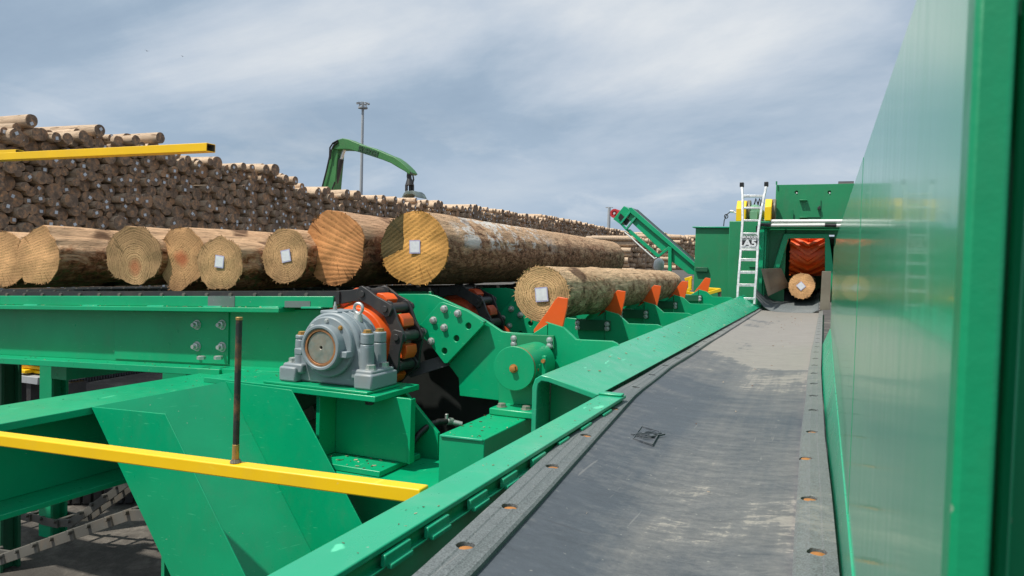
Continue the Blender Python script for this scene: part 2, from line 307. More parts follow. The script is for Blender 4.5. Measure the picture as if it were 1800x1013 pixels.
# ------------------------------------------------------------------ mesh builder
class MB:
    def __init__(s): s.v, s.f, s.m, s.s = [], [], [], []
    def face(s, idx, mi=0, sm=False): s.f.append(idx); s.m.append(mi); s.s.append(sm)
    def add(s, pts): n = len(s.v); s.v += [Vector(p) for p in pts]; return n
    def box(s, a, b, mi=0):
        x0, y0, z0 = [min(p, q) for p, q in zip(a, b)]; x1, y1, z1 = [max(p, q) for p, q in zip(a, b)]
        n = s.add([(x0,y0,z0),(x1,y0,z0),(x1,y1,z0),(x0,y1,z0),(x0,y0,z1),(x1,y0,z1),(x1,y1,z1),(x0,y1,z1)])
        for q in ((0,3,2,1),(4,5,6,7),(0,1,5,4),(1,2,6,5),(2,3,7,6),(3,0,4,7)): s.face([n+i for i in q], mi)
        return s
    def prism(s, pts, d, mi=0):
        d = Vector(d); k = len(pts); n = s.add(pts); s.add([Vector(p)+d for p in pts])
        s.face(list(range(n, n+k)), mi); s.face(list(range(n+2*k-1, n+k-1, -1)), mi)
        for i in range(k): j = (i+1) % k; s.face([n+i, n+k+i, n+k+j, n+j], mi)
        return s
    def bar(s, p0, p1, w, h, up=(0, 0, 1), mi=0):
        p0, p1 = Vector(p0), Vector(p1); d = (p1-p0).normalized(); up = Vector(up)
        sd = d.cross(up).normalized(); u = sd.cross(d).normalized()
        q = [p0+sd*w/2*a+u*h/2*b for a, b in ((-1,-1),(1,-1),(1,1),(-1,1))]
        return s.prism(q, p1-p0, mi)
    def cyl(s, p0, p1, r0, r1=None, n=24, mi=0, caps=True, capmi=None, smooth=True):
        r1 = r0 if r1 is None else r1
        p0, p1 = Vector(p0), Vector(p1); d = (p1-p0).normalized()
        a = d.orthogonal().normalized(); bb = d.cross(a)
        st = s.add([p0+(a*math.cos(t)+bb*math.sin(t))*r0 for t in [2*math.pi*i/n for i in range(n)]])
        s.add([p1+(a*math.cos(t)+bb*math.sin(t))*r1 for t in [2*math.pi*i/n for i in range(n)]])
        for i in range(n): j = (i+1) % n; s.face([st+i, st+j, st+n+j, st+n+i], mi, smooth)
        if caps:
            cm = mi if capmi is None else capmi
            s.face([st+i for i in range(n-1, -1, -1)], cm); s.face([st+n+i for i in range(n)], cm)
        return s
    def ring(s, p0, p1, ro, ri, n=32, mi=0):
        p0, p1 = Vector(p0), Vector(p1); d = (p1-p0).normalized()
        a = d.orthogonal().normalized(); bb = d.cross(a)
        cs = [(a*math.cos(2*math.pi*i/n)+bb*math.sin(2*math.pi*i/n)) for i in range(n)]
        st = s.add([p0+c*ro for c in cs]+[p1+c*ro for c in cs]+[p1+c*ri for c in cs]+[p0+c*ri for c in cs])
        for k in range(4):
            k2 = (k+1) % 4
            for i in range(n): j = (i+1) % n; s.face([st+k*n+i, st+k*n+j, st+k2*n+j, st+k2*n+i], mi, k in (0, 2))
        return s
    def tube(s, path, r, n=10, mi=0):
        path = [Vector(p) for p in path]; prev = None; a = None
        for k, p in enumerate(path):
            d = (path[min(k+1, len(path)-1)]-path[max(k-1, 0)]).normalized()
            if a is None: a = d.orthogonal().normalized()
            else: a = (a-d*a.dot(d)).normalized()
            bb = d.cross(a); rr = r[k] if hasattr(r, '__len__') else r
            st = s.add([p+(a*math.cos(2*math.pi*i/n)+bb*math.sin(2*math.pi*i/n))*rr for i in range(n)])
            if prev is not None:
                for i in range(n): j = (i+1) % n; s.face([prev+i, prev+j, st+j, st+i], mi, True)
            else: s.face([st+i for i in range(n-1, -1, -1)], mi)
            prev = st
        s.face([prev+i for i in range(n)], mi); return s
    def loft(s, rings, mi=0, closed=True, smooth=False, cap=True):
        k = len(rings[0]); st = [s.add(r) for r in rings]
        for a, b_ in zip(st, st[1:]):
            for i in range(k if closed else k-1):
                j = (i+1) % k; s.face([a+i, a+j, b_+j, b_+i], mi, smooth)
        if cap and closed:
            s.face([st[0]+i for i in range(k)], mi); s.face([st[-1]+i for i in range(k-1, -1, -1)], mi)
        return s
    def mesh(s, name, mats, off=Vector((0, 0, 0)), recalc=True):
        me = bpy.data.meshes.new(name)
        me.from_pydata([tuple(v-off) for v in s.v], [], s.f)
        for m_ in mats: me.materials.append(m_)
        for p, mi, sm in zip(me.polygons, s.m, s.s): p.material_index = mi; p.use_smooth = sm
        if recalc:
            bm = bmesh.new(); bm.from_mesh(me); bmesh.ops.recalc_face_normals(bm, faces=bm.faces); bm.to_mesh(bm and me); bm.free()
        me.update(); me.set_sharp_from_angle(angle=R_(40)); return me

ORI = {}; TOPS = []
def tag(o, label=None, cat=None, group=None, kind=None):
    if label: o['label'] = label
    if cat: o['category'] = cat
    if group: o['group'] = group
    if kind: o['kind'] = kind
    return o
def thing(name, label, cat, loc, group=None):
    o = bpy.data.objects.new(name, None); COL.objects.link(o); o.location = loc
    o.empty_display_size = 0.1
    ORI[o.name] = Vector(loc); TOPS.append(o); return tag(o, label, cat, group)
def ml(mat):
    mat = mat if isinstance(mat, (list, tuple)) else [mat]
    return [MAT[x] if isinstance(x, str) else x for x in mat]
def bev(o, w):
    if w:
        b_ = o.modifiers.new('bevel', 'BEVEL'); b_.width = w; b_.segments = 2; b_.limit_method = 'ANGLE'; b_.angle_limit = R_(38)
        b_.harden_normals = False
def part(name, mb, mat, parent, bevel=0.004, label=None):
    off = ORI[parent.name]
    o = bpy.data.objects.new(name, mb.mesh(name, ml(mat), off)); COL.objects.link(o)
    o.parent = parent; ORI[o.name] = off; bev(o, bevel)
    if label: o['label'] = label
    return o
def solo(name, mb, mat, label, cat, loc, group=None, bevel=0.004, kind=None):
    o = bpy.data.objects.new(name, mb.mesh(name, ml(mat), Vector(loc))); COL.objects.link(o)
    o.location = loc; ORI[o.name] = Vector(loc); TOPS.append(o); bev(o, bevel)
    return tag(o, label, cat, group, kind)
def struct(name, mb, mat, loc=(0, 0, 0)):
    return solo(name, mb, mat, None, None, loc, None, 0, 'structure')
BOLT = {}
def bolt(p, d, r, parent, mat='zinc', h=0.75, washer=True, nut=False, name='bolt'):
    key = (mat, h, washer, nut)
    if key not in BOLT:
        mb = MB()
        if washer: mb.cyl((0, 0, 0), (0, 0, 0.16), 1.25, n=20)
        mb.cyl((0, 0, 0.15), (0, 0, h+0.1), 1.0, n=6, smooth=False)
        mb.cyl((0, 0, h+0.1), (0, 0, h+0.18), 0.86, 0.7, n=16)
        if nut: mb.cyl((0, 0, h+0.1), (0, 0, h+0.95), 0.5, n=14)
        BOLT[key] = mb.mesh('bolt', ml(mat))
    o = bpy.data.objects.new(name, BOLT[key]); COL.objects.link(o); o.parent = parent
    o.location = Vector(p)-ORI[parent.name]
    o.rotation_mode = 'QUATERNION'
    o.rotation_quaternion = Vector((0, 0, 1)).rotation_difference(Vector(d))
    o.scale = (r, r, r); return o
def cut(obj, mb):
    """cut holes out of an object's mesh"""
    cm = mb.mesh('cutter', [], ORI[obj.name]); co_ = bpy.data.objects.new('cutter', cm); COL.objects.link(co_)
    mods = [(m_.width) for m_ in obj.modifiers]; obj.modifiers.clear()
    md = obj.modifiers.new('holes', 'BOOLEAN'); md.object = co_; md.operation = 'DIFFERENCE'; md.solver = 'EXACT'
    loc = obj.location.copy(); par = obj.parent; obj.parent = None; obj.location = (0, 0, 0)
    bpy.context.view_layer.update()
    dg = bpy.context.evaluated_depsgraph_get()
    me = bpy.data.meshes.new_from_object(obj.evaluated_get(dg)); obj.modifiers.clear(); me.name = obj.name; me.set_sharp_from_angle(angle=R_(30)); print('CUT', obj.name, len(obj.data.vertices), len(me.vertices)); obj.data = me
    obj.parent = par; obj.location = loc
    bpy.data.objects.remove(co_)
    for w in mods: bev(obj, w)
def textmesh(s, size, mat, name, parent, origin, ex, ez, depth=0.004, bold=0.0, width=None):
    cu = bpy.data.curves.new('t', 'FONT'); cu.body = s; cu.size = size; cu.extrude = depth; cu.align_x = 'CENTER'; cu.align_y = 'CENTER'; cu.offset = bold
    o = bpy.data.objects.new('t', cu); COL.objects.link(o); bpy.context.view_layer.update()
    me = bpy.data.meshes.new_from_object(o.evaluated_get(bpy.context.evaluated_depsgraph_get()))
    bpy.data.objects.remove(o); bpy.data.curves.remove(cu)
    ex, ez = Vector(ex).normalized(), Vector(ez).normalized(); ny = ex.cross(ez)
    if width:
        xs = [v.co.x for v in me.vertices]; k = width/(max(xs)-min(xs))
    else: k = 1
    for v in me.vertices: v.co = Vector(origin)-ORI[parent.name]+ex*v.co.x*k+ez*v.co.y+ny*v.co.z
    me.materials.clear(); me.materials.append(MAT[mat])
    t = bpy.data.objects.new(name, me); COL.objects.link(t); t.parent = parent; ORI[t.name] = ORI[parent.name]; return t
def outl(pts, Y): return [U(x, y, Y=Y) for x, y in pts]
def plate(mb, pts, Y, th, mi=0): return mb.prism(outl(pts, Y), (0, th, 0), mi)
# ------------------------------------------------------------------ ground
GZ = -CZ
mb = MB(); n = mb.add([(-1500, -600, GZ), (1500, -600, GZ), (1500, 2500, GZ), (-1500, 2500, GZ)]); mb.face([n, n+1, n+2, n+3])
struct('ground', mb, 'dirt')

# ------------------------------------------------------------------ belt conveyor
conv = thing('belt_conveyor', 'long dark rubber belt conveyor with bolted edge strips running to the green enclosure', 'conveyor', (-0.45, 1.0, -0.9))
T_SO = [(0.5, -0.66), (1.17, -0.69), (1.6, -0.73), (2.39, -0.80), (3.2, -0.90), (12.4, -0.93)]
T_LI = [(0.5, -0.575), (1.25, -0.60), (1.73, -0.64), (2.46, -0.71), (3.45, -0.80), (4.47, -0.835), (12.4, -0.87)]
T_RI = [(0.5, -0.028), (1.5, -0.033), (1.95, -0.041), (2.56, -0.053), (4.84, -0.071), (12.4, -0.05)]
T_RO = [(0.5, 0.052), (1.5, 0.05), (2.1, 0.04), (2.85, 0.023), (4.7, 0.003), (9.9, 0.0), (12.4, 0.0)]
def frange(a, b, st):
    r = []; x = a
    while x < b: r.append(x); x += st
    return r+[b]
ys = frange(0.5, 3.2, 0.09)+frange(3.35, 12.35, 0.22)
mb = MB(); rows = []
for y in ys:
    a, c = interp(T_LI, y)-0.04, interp(T_RI, y)+0.03; row = []
    for k in range(25):
        t = k/24; x = a+(c-a)*t
        z = -0.607-0.026*math.sin(math.pi*t)+0.0035*math.sin(y*2.1+t*2)*math.sin(math.pi*t)+0.004*noise.noise((x*2, y*1.3, 1))
        row.append((x, y, z))
    rows.append(row)
rows2 = rows+[]
st = [mb.add(r) for r in rows]
for a, c in zip(st, st[1:]):
    for i in range(24): mb.face([a+i, a+i+1, c+i+1, c+i], 0, True)
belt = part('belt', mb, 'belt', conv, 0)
sd = belt.modifiers.new('thickness', 'SOLIDIFY'); sd.thickness = 0.012; sd.offset = -1
def strip(tab_o, tab_i, z_o, z_i, wavy):
    mb = MB(); rings = []
    for y in ys:
        xo, xi = interp(tab_o, y), interp(tab_i, y)
        w = wavy*noise.noise((y*0.9, 3.1, 0)); zz = 0.004*noise.noise((y*1.4, 7, 0))
        xi += w
        pr = [(0, 0), (0.3, 0.003), (0.34, 0.001), (0.62, 0.0035), (0.66, 0.0015), (0.93, 0.0015), (1.0, -0.003)]
        rings.append([(xo+(xi-xo)*t, y, z_o+(z_i-z_o)*t+h+zz) for t, h in pr]+[(xi, y, z_i-0.024+zz), (xo, y, z_o-0.024+zz)])
    mb.loft(rings, smooth=True); return mb
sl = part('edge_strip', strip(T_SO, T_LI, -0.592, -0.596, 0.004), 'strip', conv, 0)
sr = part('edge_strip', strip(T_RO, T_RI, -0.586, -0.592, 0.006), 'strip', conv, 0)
holesL = [U(x, y, Z=-0.596) for x, y in [(818, 963), (896, 893), (971, 822), (1030, 767), (1080, 720), (1118, 682)]]
y = 4.03
while y < 12: holesL.append(V((interp(T_SO, y)*0.45+interp(T_LI, y)*0.55), y, -0.594)); y += 0.41
holesR = [U(x, y, Z=-0.59) for x, y in [(1436, 973), (1422, 878), (1416, 806)]]+[V(-0.02, 2.9, -0.59)]
y = 3.35
while y < 12: holesR.append(V((interp(T_RO, y)*0.5+interp(T_RI, y)*0.5), y, -0.59)); y += 0.41
for so, hs in ((sl, holesL), (sr, holesR)):
    mb = MB()
    for k, h in enumerate(hs): mb.cyl(h+V(0, 0, 0.03), h-V(0, 0, 0.05), 0.0205, n=20)
    cut(so, mb)
    for k, h in enumerate(hs):
        if h.y < 9:
            mb = MB(); o_ = V(0.003, -0.003, 0.004); mb.cyl(h+o_-V(0, 0, 0.026), h+o_-V(0, 0, 0.005), 0.0175, 0.016, n=18); mb.cyl(h+o_-V(0, 0, 0.005), h+o_-V(0, 0, 0.002), 0.016, 0.005, n=18)
            part('bolt', mb, 'rust' if (h.y < 3.3) else 'black_steel', conv, 0)
# moulded maker's mark on the belt: raised frame and letters
E0 = U(1128, 751, Z=-0.6225); E1 = U(1160, 760, Z=-0.6225); E2 = U(1113, 772, Z=-0.6225)
ex = (E1-E0); ez = (E0-E2); ctr = E2+ex*0.5+ez*0.5+V(0, 0, 0.004)
mb = MB()
for a, c in ((E0, E1), (E0, E2), (E1, E1-ez), (E2, E1-ez)): mb.bar(a+V(0, 0, 0.0015), c+V(0, 0, 0.001), 0.004, 0.007)
part('moulded_frame', mb, 'belt', conv, 0.001)
textmesh('BTH', ez.length*0.75, 'belt', 'moulded_lettering', conv, ctr, ex, ez-ex*ez.dot(ex)/ex.length_squared, 0.0025, 0.002, ex.length*0.66)
# inner side plate between rail and strip, then the near rail
mb = MB(); mb.box((-0.812, 0.5, -1.0), (-0.800, 3.15, -0.585)); part('inner_side_plate', mb, 'green', conv, 0)
mb = MB(); mb.box((-0.893, 0.5, -0.581), (-0.785, 3.16, -0.567)); mb.box((-0.855, 0.5, -0.9), (-0.842, 3.16, -0.581)); mb.box((-0.893, 0.5, -0.915), (-0.785, 3.16, -0.9))
mb.box((-0.842, 0.5, -0.622), (-0.788, 3.16, -0.614))
rail = part('side_rail', mb, 'green_rail', conv, 0.003)
for k, (y0, y1) in enumerate([(0.9, 1.02), (1.22, 1.32), (1.39, 1.49), (1.60, 1.70), (1.80, 1.90), (2.02, 2.13), (2.26, 2.36), (2.5, 2.62), (2.78, 2.9)]):
    mb = MB(); mb.bar((-0.782, y0, -0.596), (-0.782, y1, -0.596), 0.012, 0.026); mb.bar((-0.774, y0+0.01, -0.609), (-0.774, y1-0.005, -0.609), 0.014, 0.012)
    part('weld_bead', mb, 'green_rail', rail, 0.003)
mb = MB(); mb.box((-0.895, 3.10, -0.566), (-0.79, 3.15, -0.556)); part('weld_bead', mb, 'green_rail', rail, 0.004)
# deep trough under the belt so the near end has a body
mb = MB()
for y in (1.2, 4.0, 7.0, 10.0): mb.box((-0.78, y, GZ), (-0.70, y+0.1, -0.80)); mb.box((-0.12, y, GZ), (-0.02, y+0.1, -0.66))
mb.box((-0.64, 0.5, -0.73), (0.02, 12.3, -0.66))
part('trough_frame', mb, 'green_dark', conv, 0)
# bent chute plate beside the belt
def fold(y): return V(-1.165, y, -0.505+0.013*(y-3.12))
rings = []
for y in frange(3.13, 12.1, 0.5):
    f = fold(y); lo = V(-0.902, y, -0.572); d = (lo-f).normalized(); nrm = V(-d.z, 0, d.x)*-1
    if nrm.z < 0: nrm = -nrm
    outer = [V(f.x-0.055, y, -0.86), V(f.x-0.055, y, f.z-0.06), V(f.x-0.042, y, f.z-0.022), V(f.x-0.012, y, f.z-0.002), f+d*0.03, lo]
    inner = [lo-nrm*0.026-d*0.02, f+d*0.03-nrm*0.026, V(f.x-0.01, y, f.z-0.03), V(f.x-0.026, y, f.z-0.045), V(f.x-0.03, y, f.z-0.075), V(f.x-0.03, y, -0.86)]
    rings.append(outer+inner)
mb = MB(); mb.loft(rings)
part('chute_plate', mb, 'green_rail', conv, 0.004)
mb = MB(); mb.prism([V(-1.19, 3.3, -0.86), V(-1.19, 3.3, -0.57), V(-1.14, 3.3, -0.54), V(-0.93, 3.3, -0.60), V(-0.93, 3.3, -0.86)], (0, 0.015, 0))
part('stiffener', mb, 'green', conv, 0.003)
mb = MB()
for y in frange(3.6, 11.5, 0.8): mb.box((-1.18, y, GZ), (-1.1, y+0.08, -0.87))
mb.box((-1.2, 3.2, -0.96), (-0.86, 12.1, -0.865)); part('chute_frame', mb, 'green_dark', conv, 0)

# ------------------------------------------------------------------ glossy wall on the right, close to the camera
wall = thing('steel_side_wall', 'tall glossy green steel side wall along the right edge of the belt', 'wall', (0.06, 4.0, -0.62))
WX, WT, WE = 0.060, 0.222, 6.6
ywall = frange(0.41, WE, 0.2)
mb = MB()
mb.loft([[(WX, y, -0.47), (WX, y, WT), (WX+0.008, y, WT), (WX+0.008, y, -0.47)] for y in (0.42, 1.55)])
mb.loft([[(WX-0.0006, y, -0.47), (WX-0.0006, y, WT), (WX+0.0074, y, WT), (WX+0.0074, y, -0.47)] for y in (1.553, 3.9)])
mb.loft([[(WX, y, -0.47), (WX, y, WT), (WX+0.008, y, WT), (WX+0.008, y, -0.47)] for y in (3.904, 5.2)])
mb.loft([[(WX+0.002, y, -0.47), (WX+0.002, y, WT-0.02), (WX+0.01, y, WT-0.02), (WX+0.01, y, -0.47)] for y in (5.203, WE)])
part('wall_plate', mb, 'wall', wall, 0)
mb = MB(); mb.loft([[(interp(T_RO, y)+0.006, y, -0.60), (WX-0.003, y, -0.468), (WX+0.006, y, -0.468), (interp(T_RO, y)+0.016, y, -0.62)] for y in frange(0.42, WE, 0.2)])
part('bottom_deflector', mb, 'green_rail', wall, 0)
mb = MB()
for y in (0.9, 2.4, 4.0, 5.6): mb.box((WX+0.012, y, GZ), (WX+0.1, y+0.06, WT-0.01))
mb.box((WX+0.012, 0.5, -0.45), (WX+0.05, WE, -0.40)); mb.box((WX+0.012, 0.5, 0.1), (WX+0.05, WE, 0.15))
part('back_frame', mb, 'green_dark', wall, 0)
mb = MB(); mb.box((WX-0.0015, 0.39, -0.66), (WX+0.0150, 0.415, WT+0.1)); part('end_flange', mb, 'green_post', wall, 0.003)
post = thing('steel_end_post', 'dark green channel post at the far right edge, nearest the camera', 'post', (0.10, 0.42, GZ))
mb = MB(); mb.box((0.0755, 0.56, GZ), (0.40, 0.57, 0.5)); mb.box((0.092, 0.47, GZ), (0.099, 0.56, 0.5))
part('channel_web', mb, 'green', post, 0.002)
mb = MB(); mb.box((0.093, 0.40, GZ), (0.16, 0.41, 0.5)); part('channel_flange', mb, 'green', post, 0.002)

# ------------------------------------------------------------------ yellow guard rail with a threaded rod
gr = thing('guard_rail', 'low yellow square tube rail with an upright black rod, in front of the slide', 'rail', tuple(U(375, 812, Y=1.58)))
pa, pb = U(-260, 737, Y=1.58), U(746, 869.5, Y=1.58)
mb = MB(); mb.bar(pa, pb, 0.045, 0.038); part('rail_tube', mb, 'yellow', gr, 0.004)
r0 = U(414, 812, Y=1.58); r1 = U(420.5, 558, Y=1.58)
mb = MB(); mb.cyl(r0, r1, 0.0088, n=16); mb.cyl(r0, r0+V(0.0006, 0, 0.05), 0.0095, n=16, mi=1); mb.cyl(r1-(r1-r0).normalized()*0.008, r1+(r1-r0).normalized()*0.0005, 0.0093, n=16, mi=1)
part('rod', mb, ['rod', 'brass'], gr, 0.001)
mb = MB(); rnd = random.Random(3)
for k in range(14):
    t = k/14*6.283; mb.cyl(r0+V(math.cos(t)*0.011, math.sin(t)*0.011, -0.002), r0+V(math.cos(t)*0.009, math.sin(t)*0.009, 0.006+rnd.random()*0.003), 0.0055, 0.003, n=7)
part('weld_bead', mb, 'dirty_steel', gr, 0)
# ------------------------------------------------------------------ log deck: chain strands running across, sprockets at the right end
def ZT(x): return -0.222+0.042*(x+3.0)               # chain top along the deck
SX, SZ, SR = -2.885, -0.552, 0.322
AX, A0 = -2.822, 81                    # sprocket axis and pitch radius
YS = [4.15, 5.50, 6.90]
deck = thing('log_deck', 'long green steel log deck with I-beam strands carrying the row of big logs', 'log deck', (-5.0, 4.2, GZ))
XL = -9.5
def slab(mb, x0, x1, za, zb, y0, y1, mi=0): return mb.prism([V(x0, y0, ZT(x0)+za), V(x1, y0, ZT(x1)+za), V(x1, y0, ZT(x1)+zb), V(x0, y0, ZT(x0)+zb)], (0, y1-y0, 0), mi)
for k, yc in enumerate(YS):
    mb = MB(); slab(mb, XL, -2.84, -0.55, -0.125, yc-0.02, yc+0.02); slab(mb, XL, -3.94, -0.60, -0.55, yc-0.19, yc+0.19); slab(mb, -3.938, -2.95, -0.585, -0.545, yc-0.17, yc+0.17)
    part('beam', mb, 'green', deck, 0.004)
    mb = MB(); slab(mb, XL, -3.0, -0.105, -0.028, yc-0.145, yc+0.145); slab(mb, XL, -3.42, -0.14, -0.106, yc-0.185, yc+0.16)
    tr = part('chain_track', mb, 'green', deck, 0.004)
    if k == 0:
        mb = MB(); slab(mb, U(365, 525, Y=4.0).x, U(412, 525, Y=4.0).x, -0.104, -0.027, yc-0.148, yc-0.10); part('scuff_patch', mb, 'grey_scuff', tr, 0); mb = MB(); slab(mb, U(500, 530, Y=4.0).x, U(545, 530, Y=4.0).x, -0.104, -0.06, yc-0.148, yc-0.10)
        part('scuff_patch', mb, 'grey_scuff', tr, 0)
        for px in (50, 155, 270, 370, 470, 545):
            x = U(px, 532, Y=3.97).x; mb = MB(); slab(mb, x-0.09, x+0.08, -0.112, -0.098, yc-0.165, yc-0.14); part('weld_tab', mb, 'green_rail', tr, 0.004)
        mb = MB(); slab(mb, -5.2, -4.015, -0.535, -0.15, yc-0.032, yc-0.022); part('splice_plate', mb, 'green', deck, 0.002)
        for px, py in ((347, 571), (391, 571), (347, 609), (391, 610)): bolt(U(px, py, Y=yc-0.032), (0, -1, 0), 0.030, deck, 'zinc', nut=True)
        for px in (354, 384): bolt(U(px, 633, Y=yc-0.14), (0, 0, 1), 0.032, deck, 'zinc', washer=False)
for px, y0, w in ((-8, 4.6, 0.09), (80, 5.4, 0.10), (306, 6.75, 0.2)):
    x = U(px, 660, Y=y0).x; mb = MB(); mb.box((x-w, y0, GZ), (x+w, y0+0.03, ZT(x)-0.6)); mb.box((x-w, y0+0.17, GZ), (x+w, y0+0.2, ZT(x)-0.6)); mb.box((x-0.02, y0+0.03, GZ), (x+0.02, y0+0.17, ZT(x)-0.6))
    part('leg', mb, 'green_dark' if px == -8 else 'green', deck, 0.004)
for x in (-8.6, -6.2): mb = MB(); mb.box((x-0.1, 4.36, ZT(x)-0.78), (x+0.1, 6.8, ZT(x)-0.61)); part('cross_beam', mb, 'green', deck, 0)
# support frame: the beam running towards the camera, the bearing stand and lower sill
mb = MB(); FX0, FX1 = -4.13, -3.69
mb.box((FX0, 0.8, -0.897), (FX1, 4.12, -0.855)); mb.box((FX0, 0.8, -1.34), (FX1, 4.12, -1.31)); mb.box((-3.925, 0.8, -1.31), (-3.895, 4.12, -0.897))
part('side_beam', mb, 'green', deck, 0.004)
mb = MB(); zp = -0.79
mb.prism([V(-3.70, 3.585, zp-0.04), V(-2.375, 3.585, zp-0.04), V(-2.375, 4.09, zp-0.04), V(-3.70, 4.09, zp-0.04)], (0, 0, 0.035))
mb.box((-3.22, 3.60, zp-0.004), (-2.44, 3.96, zp+0.012))
stand = part('bearing_stand', mb, 'green', deck, 0.004)
mb = MB(); x0 = U(556, 700, Y=3.64).x; x1 = U(690, 700, Y=3.66).x; zb = -1.225
mb.box((x0, 3.64, zb), (x0+0.028, 4.02, zp-0.042)); mb.box((x0+0.03, 3.80, zb), (x1+0.05, 3.825, zp-0.042)); mb.box((x1+0.035, 3.785, zb), (x1+0.052, 3.84, zp-0.042))
part('column', mb, 'green', deck, 0.003)
bolt(U(650, 704, Y=3.72), (0, 0, -1), 0.028, deck, 'black_steel')
mb = MB(); mb.box((-2.98, 3.58, -1.262), (-2.33, 4.05, -1.228)); part('base_plate', mb, 'green', deck, 0.004)
mb = MB(); mb.box((-3.3, 3.50, -1.30), (-1.9, 4.08, -1.265)); mb.box((-3.3, 3.76, -1.72), (-1.9, 3.79, -1.30)); mb.box((-3.3, 3.50, -1.76), (-1.9, 4.08, -1.72)); part('sill_beam', mb, 'green', deck, 0.004)
mb = MB(); plate(mb, [(690, 672), (712, 690), (770, 762), (770, 815), (690, 815)], 4.12, 0.03); part('gusset', mb, 'green', deck, 0.003)
# black sheet behind the sprocket, standing in for the deep shade there
mb = MB(); plate(mb, [(640, 560), (735, 575), (775, 610), (815, 660), (812, 690), (880, 700), (880, 760), (770, 830), (640, 830)], 4.66, 0.02); part('shade_plate', mb, 'black_shade', deck, 0)
mb = MB(); mb.box((-3.66, 4.08, -1.8), (-2.96, 4.095, -0.84)); part('dark_backing', mb, 'green_dark', deck, 0)  # added dark sheet so the gap under the stand stays dark
mb = MB(); mb.box((-2.95, 4.70, -1.7), (-1.55, 4.72, -0.55)); part('dark_backing', mb, 'green_dark', deck, 0)
mb = MB(); mb.prism([V(-2.66, 4.32, -0.74), V(-2.58, 4.32, -0.80), V(-2.06, 4.60, -0.60), V(-2.12, 4.60, -0.54)], (0, 0.02, 0)); part('guard_strap', mb, 'black_steel', deck, 0.002)

# ------------------------------------------------------------------ sprockets and chains
def sprocket(k, yc, mat, label):
    t = thing('sprocket', label, 'sprocket', (AX, yc, SZ), 'orange drive sprockets under the log deck')
    prof = []
    for i in range(10):
        a0 = R_(A0-36*i)
        for da, rr in ((-9.5, 0.30), (-8.5, 0.27), (8.5, 0.27), (9.5, 0.30), (10.5, 0.345), (18, 0.356), (25.5, 0.345)): prof.append((a0-R_(da), rr))
    mb = MB(); mb.prism([V(AX+math.cos(a)*r, yc-0.066, (SZ+0.01)+math.sin(a)*r) for a, r in prof], (0, 0.132, 0))
    part('toothed_wheel', mb, mat, t, 0.004)
    mb = MB(); mb.cyl((AX, yc-0.15, SZ), (AX, yc-0.08, SZ), 0.235, 0.262, n=40); mb.cyl((AX, yc-0.20, SZ), (AX, yc-0.15, SZ), 0.19, n=40)
    part('hub', mb, mat, t, 0.006)
    return t
sprocket(0, YS[0], 'orange', 'bright orange toothed sprocket just behind the grey bearing housing')
sprocket(1, YS[1], 'orange_dull', 'dull red orange sprocket partly hidden under the biggest log')
sprocket(2, YS[2], 'orange_dull', 'worn orange sprocket deepest under the deck, farthest from the bearing')
PIN = [(-2.96+0.0, ZT(-2.96)-0.05)]
